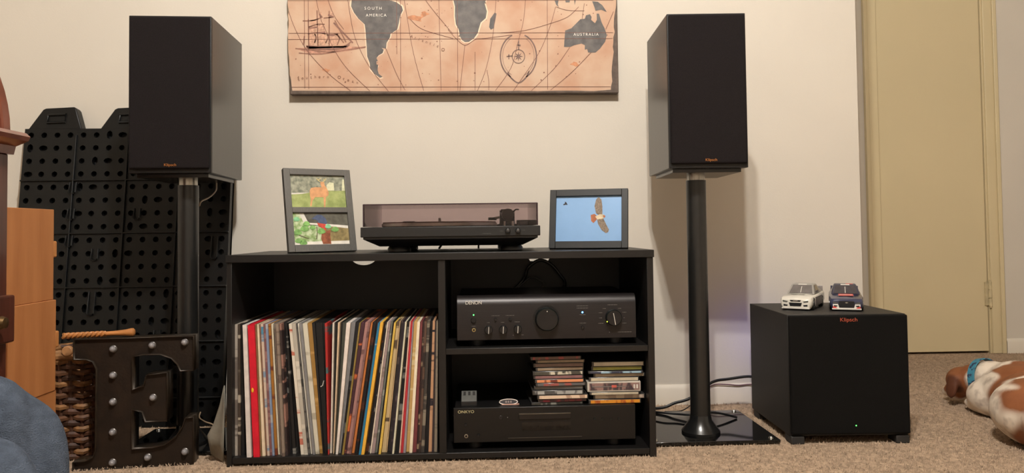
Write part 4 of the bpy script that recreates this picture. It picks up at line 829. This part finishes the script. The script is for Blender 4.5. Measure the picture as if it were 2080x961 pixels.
# ------------------------------------------------------------------ wicker basket behind the letter and carved stick
def basket():
    c = Vector((-1.015, 2.040, 0)); o = thing('wicker_basket', 'round brown woven wicker basket tucked behind the metal letter', 'basket', c)
    R0, R1, Hh, rows = .084, .100, .250, 19
    cols = [(84, 52, 34), (98, 64, 40), (66, 42, 30), (134, 94, 56)]
    for k in range(rows):
        z = .008+Hh*k/(rows-1); R = R0+(R1-R0)*k/(rows-1); nseg = 60
        pts = []
        for i in range(nseg+1):
            a = 2*math.pi*i/nseg; w = .006*math.sin(a*12+(k % 2)*math.pi); pts.append((math.cos(a)*(R+w), math.sin(a)*(R+w), z+.002*math.sin(a*12)))
        MB().tube(pts, .0072, 6, smooth=False).build('strand', mat('wicker_%d' % ((k*3) % 4), cols[(k*3) % 4], .6, .3, 70, .1), o)
    for i in range(24):
        a = 2*math.pi*(i+.5)/24; MB().tube([(math.cos(a)*R0, math.sin(a)*R0, .001), (math.cos(a)*R1, math.sin(a)*R1, Hh)], .0045, 6, smooth=False).build('stake', mat('wicker_0', cols[0]), o)
    MB().lathe([(.001, .001), (R0, .001), (R0, .006), (.001, .006)], n=30).build('base', mat('wicker_2', cols[2]), o)
    MB().tube([(math.cos(t)*(R1+.004), math.sin(t)*(R1+.004), Hh+.006) for t in [2*math.pi*i/40 for i in range(41)]], .010, 8, smooth=False).build('rim', mat('wicker_3', cols[3]), o)
    q = at(135, 714, 1.925)-c
    MB().cyl((q.x, q.y+.012, q.z), (q.x, q.y, q.z), .0125, n=20).build('handle_end', mat('wood_disc', (176, 128, 84), .55, .15, 60), o, bevel=.002)
basket()
a = at(128, 690, 1.872); b = at(214, 681, 1.885); d = at(273, 674.5, 1.90)
zt = .3075
a.z = b.z = zt+.0070; d.z = zt+.0100
dx = (d-a).normalized()
stk = thing('carved_stick', 'tan carved wooden stick with twisted shaft lying across the metal letter', 'stick', a)
WD = mat('carved_wood', (176, 116, 62), .5, .2, 60, stretch=(.3, 1, 1))
l1 = (b-a).length; side_ = Vector((dx.y, -dx.x, 0)).normalized()*-1
for ph_ in (0, math.pi): MB().tube([dx*(l1*t)+Vector((0, 0, 1))*.0038*math.cos(t*28+ph_)+side_*.0038*math.sin(t*28+ph_) for t in [i/60 for i in range(61)]], .0042, 6, smooth=False).build('twisted_shaft', WD, stk)
q = d-a; ax_ = (q-dx*l1).normalized(); L_ = (q-dx*l1).length
MB().lathe([(.005, 0), (.0055, L_*.3), (.0075, L_*.7), (.0098, L_*.88), (.0095, L_*.96), (.006, L_*1.02), (0, L_*1.035)], dx*l1, ax_, 18).build('knob_end', WD, stk)

# ------------------------------------------------------------------ stacked pine boxes
PINE = mat('pine_wood', (160, 102, 58), .55, .14, 9, .04, 120, stretch=(3, 3, .35), rgb2=(178, 120, 72), thr=(.3, .7))
BXR, BY0, BY1 = -.957, 1.575, 1.792
for k in range(3):
    h = .2035; z = k*h; jit = (-.002, 0, -.004)[k]; dy = (.006, 0, -.004)[k]
    w = ('bottom', 'middle', 'top')[k]
    t = thing('wooden_box', 'light pine wooden box with a small pull, %s of the stack of three' % w, 'box', (BXR+jit, (BY0+BY1)/2+dy, z), 0, 'stacked pine boxes')
    hl_ = (BY1-BY0)/2
    g = MB()
    box('side_board', PINE, t, -.014, 0, -hl_, hl_, .0001, h, bevel=.0015); box('side_board', PINE, t, -.20, -.186, -hl_, hl_, .0001, h, bevel=.0015)
    box('end_board', PINE, t, -.186, -.014, hl_-.014, hl_, .0001, h, bevel=.001); box('end_board', PINE, t, -.186, -.014, -hl_, -hl_+.014, .0001, h, bevel=.001)
    box('lid', PINE, t, -.186, -.014, -hl_+.014, hl_-.014, h-.012, h-.001, bevel=.001)
    MB().box(-.03, -.001, hl_-.001, hl_+.016, .095, .132).build('pull', mat('pull_wood', (184, 124, 70), .5, .1, 50), t, bevel=.003)

# ------------------------------------------------------------------ dark arched cabinet
CH = mat('dark_cherry', (62, 32, 24), .32, .25, 14, .03, 90, stretch=(1, 4, .4), rgb2=(84, 44, 32), thr=(.35, .7), coat=.3); CH2 = mat('cherry_edge', (112, 62, 46), .28, .2, 20, coat=.4)
KX = -.922; KY1 = 1.552; KR = .178; KYc = KY1-KR; KZ = .742
cab = thing('arched_cabinet', 'dark cherry wood cabinet with arched top and projecting ledge', 'cabinet', (KX, KYc, 0))
def arch(r, n=20): return [(r*math.cos(t), (KZ+.012)+r*math.sin(t)) for t in [math.pi*i/n for i in range(n+1)]]
YZ = lambda a, b, t: (t, a, b)
box('body', CH, cab, -.30, -.012, -KR+.002, KR-.004, .012, KZ-.02, bevel=.002)
MB().prism(arch(KR-.004), -.28, -.012, YZ).build('arched_top', CH, cab, smooth=40)
def arch_band(name, r0, r1, x0, x1, m):
    A = arch(r0); B = arch(r1); n = len(A); mb = MB()
    vs = [(x0, a, b) for a, b in A]+[(x0, a, b) for a, b in B]+[(x1, a, b) for a, b in A]+[(x1, a, b) for a, b in B]
    fs = []
    for i in range(n-1): fs += [(i, i+1, n+i+1, n+i), (2*n+i, 3*n+i, 3*n+i+1, 2*n+i+1), (i, 2*n+i, 2*n+i+1, i+1), (n+i, n+i+1, 3*n+i+1, 3*n+i)]
    fs += [(0, n, 3*n, 2*n), (n-1, 3*n-1, 4*n-1, 2*n-1)]
    return mb.add(vs, fs).build(name, m, cab, bevel=.003, smooth=50)
arch_band('arch_moulding', KR-.026, KR, -.012, .004, CH2); arch_band('inner_moulding', KR-.06, KR-.045, -.012, 0, CH)
lg = MB(); pr = [(-.30, KZ-.03), (.006, KZ-.03), (.010, KZ-.014), (.034, KZ-.004), (.038, KZ+.004), (.03, KZ+.012), (-.30, KZ+.012)]
lg.prism(pr, -KR-.012, KR+.006, lambda a, b, t: (a, t, b)); lg.build('ledge', CH2, cab)
st = MB(); st.box(-.012, 0, KR-.034, KR-.002, .012, KZ-.03); st.build('corner_stile', CH, cab, bevel=.002)
MB().box(-.012, 0, -KR, -KR+.034, .012, KZ-.03).build('corner_stile', CH, cab, bevel=.002)
for z0, z1 in ((.47, .60), (.62, .69)):
    MB().box(-.012, -.004, -KR+.04, KR-.040, z0, z1).build('door_panel', CH, cab, bevel=.004)
dr = MB().box(-.012, .012, -KR-.004, KR+.006, .345, .437).build('drawer', CH, cab, bevel=.004)
MB().lathe([(.010, 0), (.007, .008), (.013, .018), (.010, .026), (0, .028)], (.012, .11, .39), (1, 0, 0), 18).build('knob', mat('old_brass', (96, 74, 46), .4, metal=.8), dr)
for z0, z1 in ((.03, .18), (.20, .33)): MB().box(-.012, -.004, -KR+.04, KR-.040, z0, z1).build('door_panel', CH, cab, bevel=.004)
MB().box(-.30, .004, -KR-.006, KR+.004, 0, .03).build('plinth', CH, cab, bevel=.003)

# ------------------------------------------------------------------ blanket in the foreground
def blanket():
    O = Vector((-.80, .86, 0)); m = MB()
    def roll(pts, r, Y, wob):
        P_ = []
        for i, (x, z) in enumerate(pts): P_.append(Vector((x, Y+wob*math.sin(i*1.7), z))-O)
        m.tube(P_, r, 16)
    roll([(-1.08, .02), (-.98, .20), (-.85, .315), (-.72, .345), (-.625, .325), (-.580, .270), (-.555, .16), (-.545, .02)], .062, .978, .008)
    roll([(-.94, .02), (-.84, .22), (-.70, .312), (-.59, .330), (-.515, .316), (-.468, .275), (-.440, .20), (-.432, .10), (-.430, .02)], .032, .815, .004)
    roll([(-.98, .02), (-.86, .15), (-.70, .205), (-.58, .190), (-.535, .12), (-.520, .02)], .045, .765, .006)
    m.ell(Vector((-.80, .93, .12))-O, (.20, .06, .10)); m.ell(Vector((-.76, .87, .06))-O, (.24, .16, .07))
    o = m.build('blanket', CARPET, loc=O)
    rm_ = o.modifiers.new('remesh', 'REMESH'); rm_.mode = 'VOXEL'; rm_.voxel_size = .008
    sm_ = o.modifiers.new('smooth', 'SMOOTH'); sm_.iterations = 6
    bpy.context.view_layer.update()
    me = bpy.data.meshes.new_from_object(o.evaluated_get(bpy.context.evaluated_depsgraph_get())); o.modifiers.clear(); o.data = me; me.name = 'blanket'
    n = len(me.vertices); co = np.zeros(n*3, np.float32); me.vertices.foreach_get('co', co); co = co.reshape(-1, 3)
    nr = np.zeros(n*3, np.float32); me.vertex_normals.foreach_get('vector', nr); nr = nr.reshape(-1, 3)
    d = .004*np.sin(co[:, 0]*38+co[:, 2]*30)+.003*np.sin(co[:, 1]*60-co[:, 2]*45)+.002*np.sin(co[:, 0]*110+co[:, 1]*70)
    co = co+nr*d[:, None]; co[:, 2] = np.maximum(co[:, 2], 0)
    me.vertices.foreach_set('co', co.astype(np.float32).ravel()); me.update()
    me.polygons.foreach_set('use_smooth', [True]*len(me.polygons))
    me.materials.clear(); me.materials.append(mat('blue_grey_fleece', (70, 78, 90), .95, .16, 70, .6, 600, spec=.1))
    tag(o, 'blue-grey fleece blanket bunched up in front of the arched cabinet', 'blanket')
blanket()

# ------------------------------------------------------------------ grey sheet against the console side
def sheet():
    pts = [[(456, 783), (457, 783)], [(447, 822), (457, 826)], [(434, 860), (456, 868)], [(421, 884), (455, 900)], [(428, 921), (455, 938)]]
    V = []; nn = 6
    for r, (a, b) in enumerate(pts):
        for k in range(nn):
            t = k/(nn-1); x = a[0]+(b[0]-a[0])*t; y = a[1]+(b[1]-a[1])*t
            q = at(x, y, 1.90-.012*t+.012*math.sin(t*3.1)*(r/4)+(.012 if r == 4 else 0)); q.x = min(q.x, CX0-.002); q.z = max(.001, q.z); V.append(q)
    c0 = Vector((V[-nn].x, V[-nn].y, 0))
    m = MB(); m.add([v-c0 for v in V], [(r*nn+k, r*nn+k+1, (r+1)*nn+k+1, (r+1)*nn+k) for r in range(len(pts)-1) for k in range(nn-1)])
    o = m.build('plastic_sheet', mat('grey_sheet', (128, 124, 112), .5, .1, 40), loc=c0, smooth=50); s = o.modifiers.new('solid', 'SOLIDIFY'); s.thickness = .002
    tag(o, 'crumpled pale grey sheet leaning against the console side panel', 'sheet')
sheet()

# ------------------------------------------------------------------ dog
def dog():
    m = MB(); Rz = lambda d: Matrix.Rotation(math.radians(d), 3, 'Z'); Rx = lambda d: Matrix.Rotation(math.radians(d), 3, 'X'); Ry = lambda d: Matrix.Rotation(math.radians(d), 3, 'Y')
    O = Vector((1.48, 2.0, 0))
    parts = [((1.530, 2.11, .078), (.112, .14, .078), Rz(10)), ((1.545, 2.17, .086), (.095, .09, .072), None), ((1.50, 1.98, .08), (.125, .16, .080), None), ((1.39, 1.87, .082), (.115, .14, .086), Rz(-12)), ((1.40, 1.78, .080), (.125, .115, .082), None), ((1.52, 1.80, .078), (.12, .14, .078), None),
             ((1.512, 2.235, .088), (.062, .075, .060), Rz(24)), ((1.492, 2.28, .080), (.050, .060, .052), Rz(20)), ((1.474, 2.318, .074), (.044, .052, .043), Rz(20)), ((1.466, 2.345, .038), (.024, .040, .028), Rz(14)), ((1.462, 2.380, .028), (.016, .020, .016), None),
             # ear lobes
             ((1.440, 2.302, .086), (.020, .026, .018), Rz(20)), ((1.424, 2.298, .060), (.009, .022, .036), Rz(15) @ Ry(10)), ((1.520, 2.340, .076), (.012, .024, .034), Rz(15) @ Ry(-15)),
             # shoulder, fore leg, thigh and feet tucked close
             ((1.462, 2.17, .055), (.056, .075, .054), Rz(10)), ((1.452, 2.20, .024), (.024, .07, .022), Rz(6)), ((1.60, 1.88, .06), (.09, .12, .058), None), ((1.66, 1.98, .025), (.03, .09, .024), Rz(-20)), ((1.60, 2.22, .03), (.03, .10, .026), Rz(-10))]
    for c, r, M in parts: m.ell(Vector(c)-O, r, M, 20, 12)
    m.tube([Vector(p)-O for p in ((1.46, 1.68, .05), (1.52, 1.62, .03), (1.60, 1.60, .018), (1.68, 1.63, .013))], [.022, .007], 8)
    o = m.build('dog', CARPET, loc=O)
    rmod = o.modifiers.new('remesh', 'REMESH'); rmod.mode = 'VOXEL'; rmod.voxel_size = .0055
    smod = o.modifiers.new('smooth', 'SMOOTH'); smod.iterations = 9; smod.factor = .5
    bpy.context.view_layer.update()
    me = bpy.data.meshes.new_from_object(o.evaluated_get(bpy.context.evaluated_depsgraph_get()))
    o.modifiers.clear(); o.data = me; me.name = 'dog'
    me.polygons.foreach_set('use_smooth', [True]*len(me.polygons))
    # coat: white with brown patches, stored as a coat mask
    n = len(me.vertices); co = np.zeros(n*3, np.float32); me.vertices.foreach_get('co', co); co = co.reshape(-1, 3)+np.array(O)[None]
    def ins(c, r, rot=0):
        d = co-np.array(c)[None]; a = math.radians(rot); x = d[:, 0]*math.cos(a)+d[:, 1]*math.sin(a); y = -d[:, 0]*math.sin(a)+d[:, 1]*math.cos(a)
        return 1-np.sqrt((x/r[0])**2+(y/r[1])**2+(d[:, 2]/r[2])**2)
    wob = .07*np.sin(co[:, 0]*70+co[:, 2]*40)+.06*np.sin(co[:, 1]*55+co[:, 2]*60)+.03*np.sin(co[:, 0]*190)
    b = np.full(n, -1.)
    for c, r, rot in DOG_PATCH: b = np.maximum(b, ins(c, r, rot))
    mask = np.clip((b+wob)*9+.5, 0, 1)
    dark = np.clip(ins((1.422, 2.296, .050), (.03, .04, .05))*5+.3, 0, 1)
    at_ = me.attributes.new('coat', 'FLOAT', 'POINT'); at_.data.foreach_set('value', mask.astype(np.float32))
    a2 = me.attributes.new('coat_dark', 'FLOAT', 'POINT'); a2.data.foreach_set('value', dark.astype(np.float32))
    mt = bpy.data.materials.new('dog_coat'); mt.use_nodes = True; N = mt.node_tree.nodes; L = mt.node_tree.links; bs = N['Principled BSDF']
    A = N.new('ShaderNodeAttribute'); A.attribute_name = 'coat'; A2 = N.new('ShaderNodeAttribute'); A2.attribute_name = 'coat_dark'
    nz = N.new('ShaderNodeTexNoise'); nz.inputs['Scale'].default_value = 30; tc = N.new('ShaderNodeTexCoord'); L.new(tc.outputs['Object'], nz.inputs['Vector'])
    w = N.new('ShaderNodeValToRGB'); w.color_ramp.elements[0].position = .30; w.color_ramp.elements[1].position = .50; w.color_ramp.elements[0].color = (*srgb((180, 164, 148)), 1); w.color_ramp.elements[1].color = (*srgb((226, 212, 194)), 1); L.new(nz.outputs['Fac'], w.inputs[0])
    br = N.new('ShaderNodeValToRGB'); br.color_ramp.elements[0].color = (*srgb((122, 72, 44)), 1); br.color_ramp.elements[1].color = (*srgb((150, 94, 58)), 1); L.new(nz.outputs['Fac'], br.inputs[0])
    m1 = N.new('ShaderNodeMix'); m1.data_type = 'RGBA'; L.new(A.outputs['Fac'], m1.inputs[0]); L.new(w.outputs[0], m1.inputs[6]); L.new(br.outputs[0], m1.inputs[7])
    m2 = N.new('ShaderNodeMix'); m2.data_type = 'RGBA'; L.new(A2.outputs['Fac'], m2.inputs[0]); L.new(m1.outputs[2], m2.inputs[6]); m2.inputs[7].default_value = (*srgb((92, 54, 36)), 1)
    L.new(m2.outputs[2], bs.inputs['Base Color']); bs.inputs['Roughness'].default_value = .6; bs.inputs['Specular IOR Level'].default_value = .25
    n2 = N.new('ShaderNodeTexNoise'); n2.inputs['Scale'].default_value = 420; L.new(tc.outputs['Object'], n2.inputs['Vector']); bp = N.new('ShaderNodeBump'); bp.inputs['Strength'].default_value = .25; bp.inputs['Distance'].default_value = .002; L.new(n2.outputs['Fac'], bp.inputs['Height']); L.new(bp.outputs[0], bs.inputs['Normal'])
    me.materials.clear(); me.materials.append(mt)
    tag(o, 'brown and white dog lying on the carpet with its head down', 'dog')
    # collar around the neck
    ax = Vector((-.34, .92, -.20)).normalized(); c0 = Vector((1.502, 2.252, .086))-O
    u = ax.cross(Vector((0, 0, 1))).normalized(); v = u.cross(ax); R = .0635
    cm = MB(); K = 40; vs = []
    for i in range(K):
        t = 2*math.pi*i/K
        for rr, h in ((R, -.011), (R+.003, -.010), (R+.003, .010), (R, .011)): vs.append(c0+(u*math.cos(t)+v*math.sin(t))*rr+ax*h)
    cm.add(vs, [(i*4+j, i*4+(j+1) % 4, ((i+1) % K)*4+(j+1) % 4, ((i+1) % K)*4+j) for i in range(K) for j in range(4)])
    cm.build('collar', mat('collar_cloth', (58, 128, 150), .6, .3, 60, rgb2=(40, 52, 80), thr=(.52, .58)), o, smooth=60)['label'] = 'teal blue patterned collar'
    return o
DOG_PATCH = [((1.468, 2.325, .085), (.075, .075, .062), 0), ((1.565, 2.07, .11), (.160, .115, .13), 8), ((1.440, 1.80, .090), (.178, .150, .150), -12)]
dog()
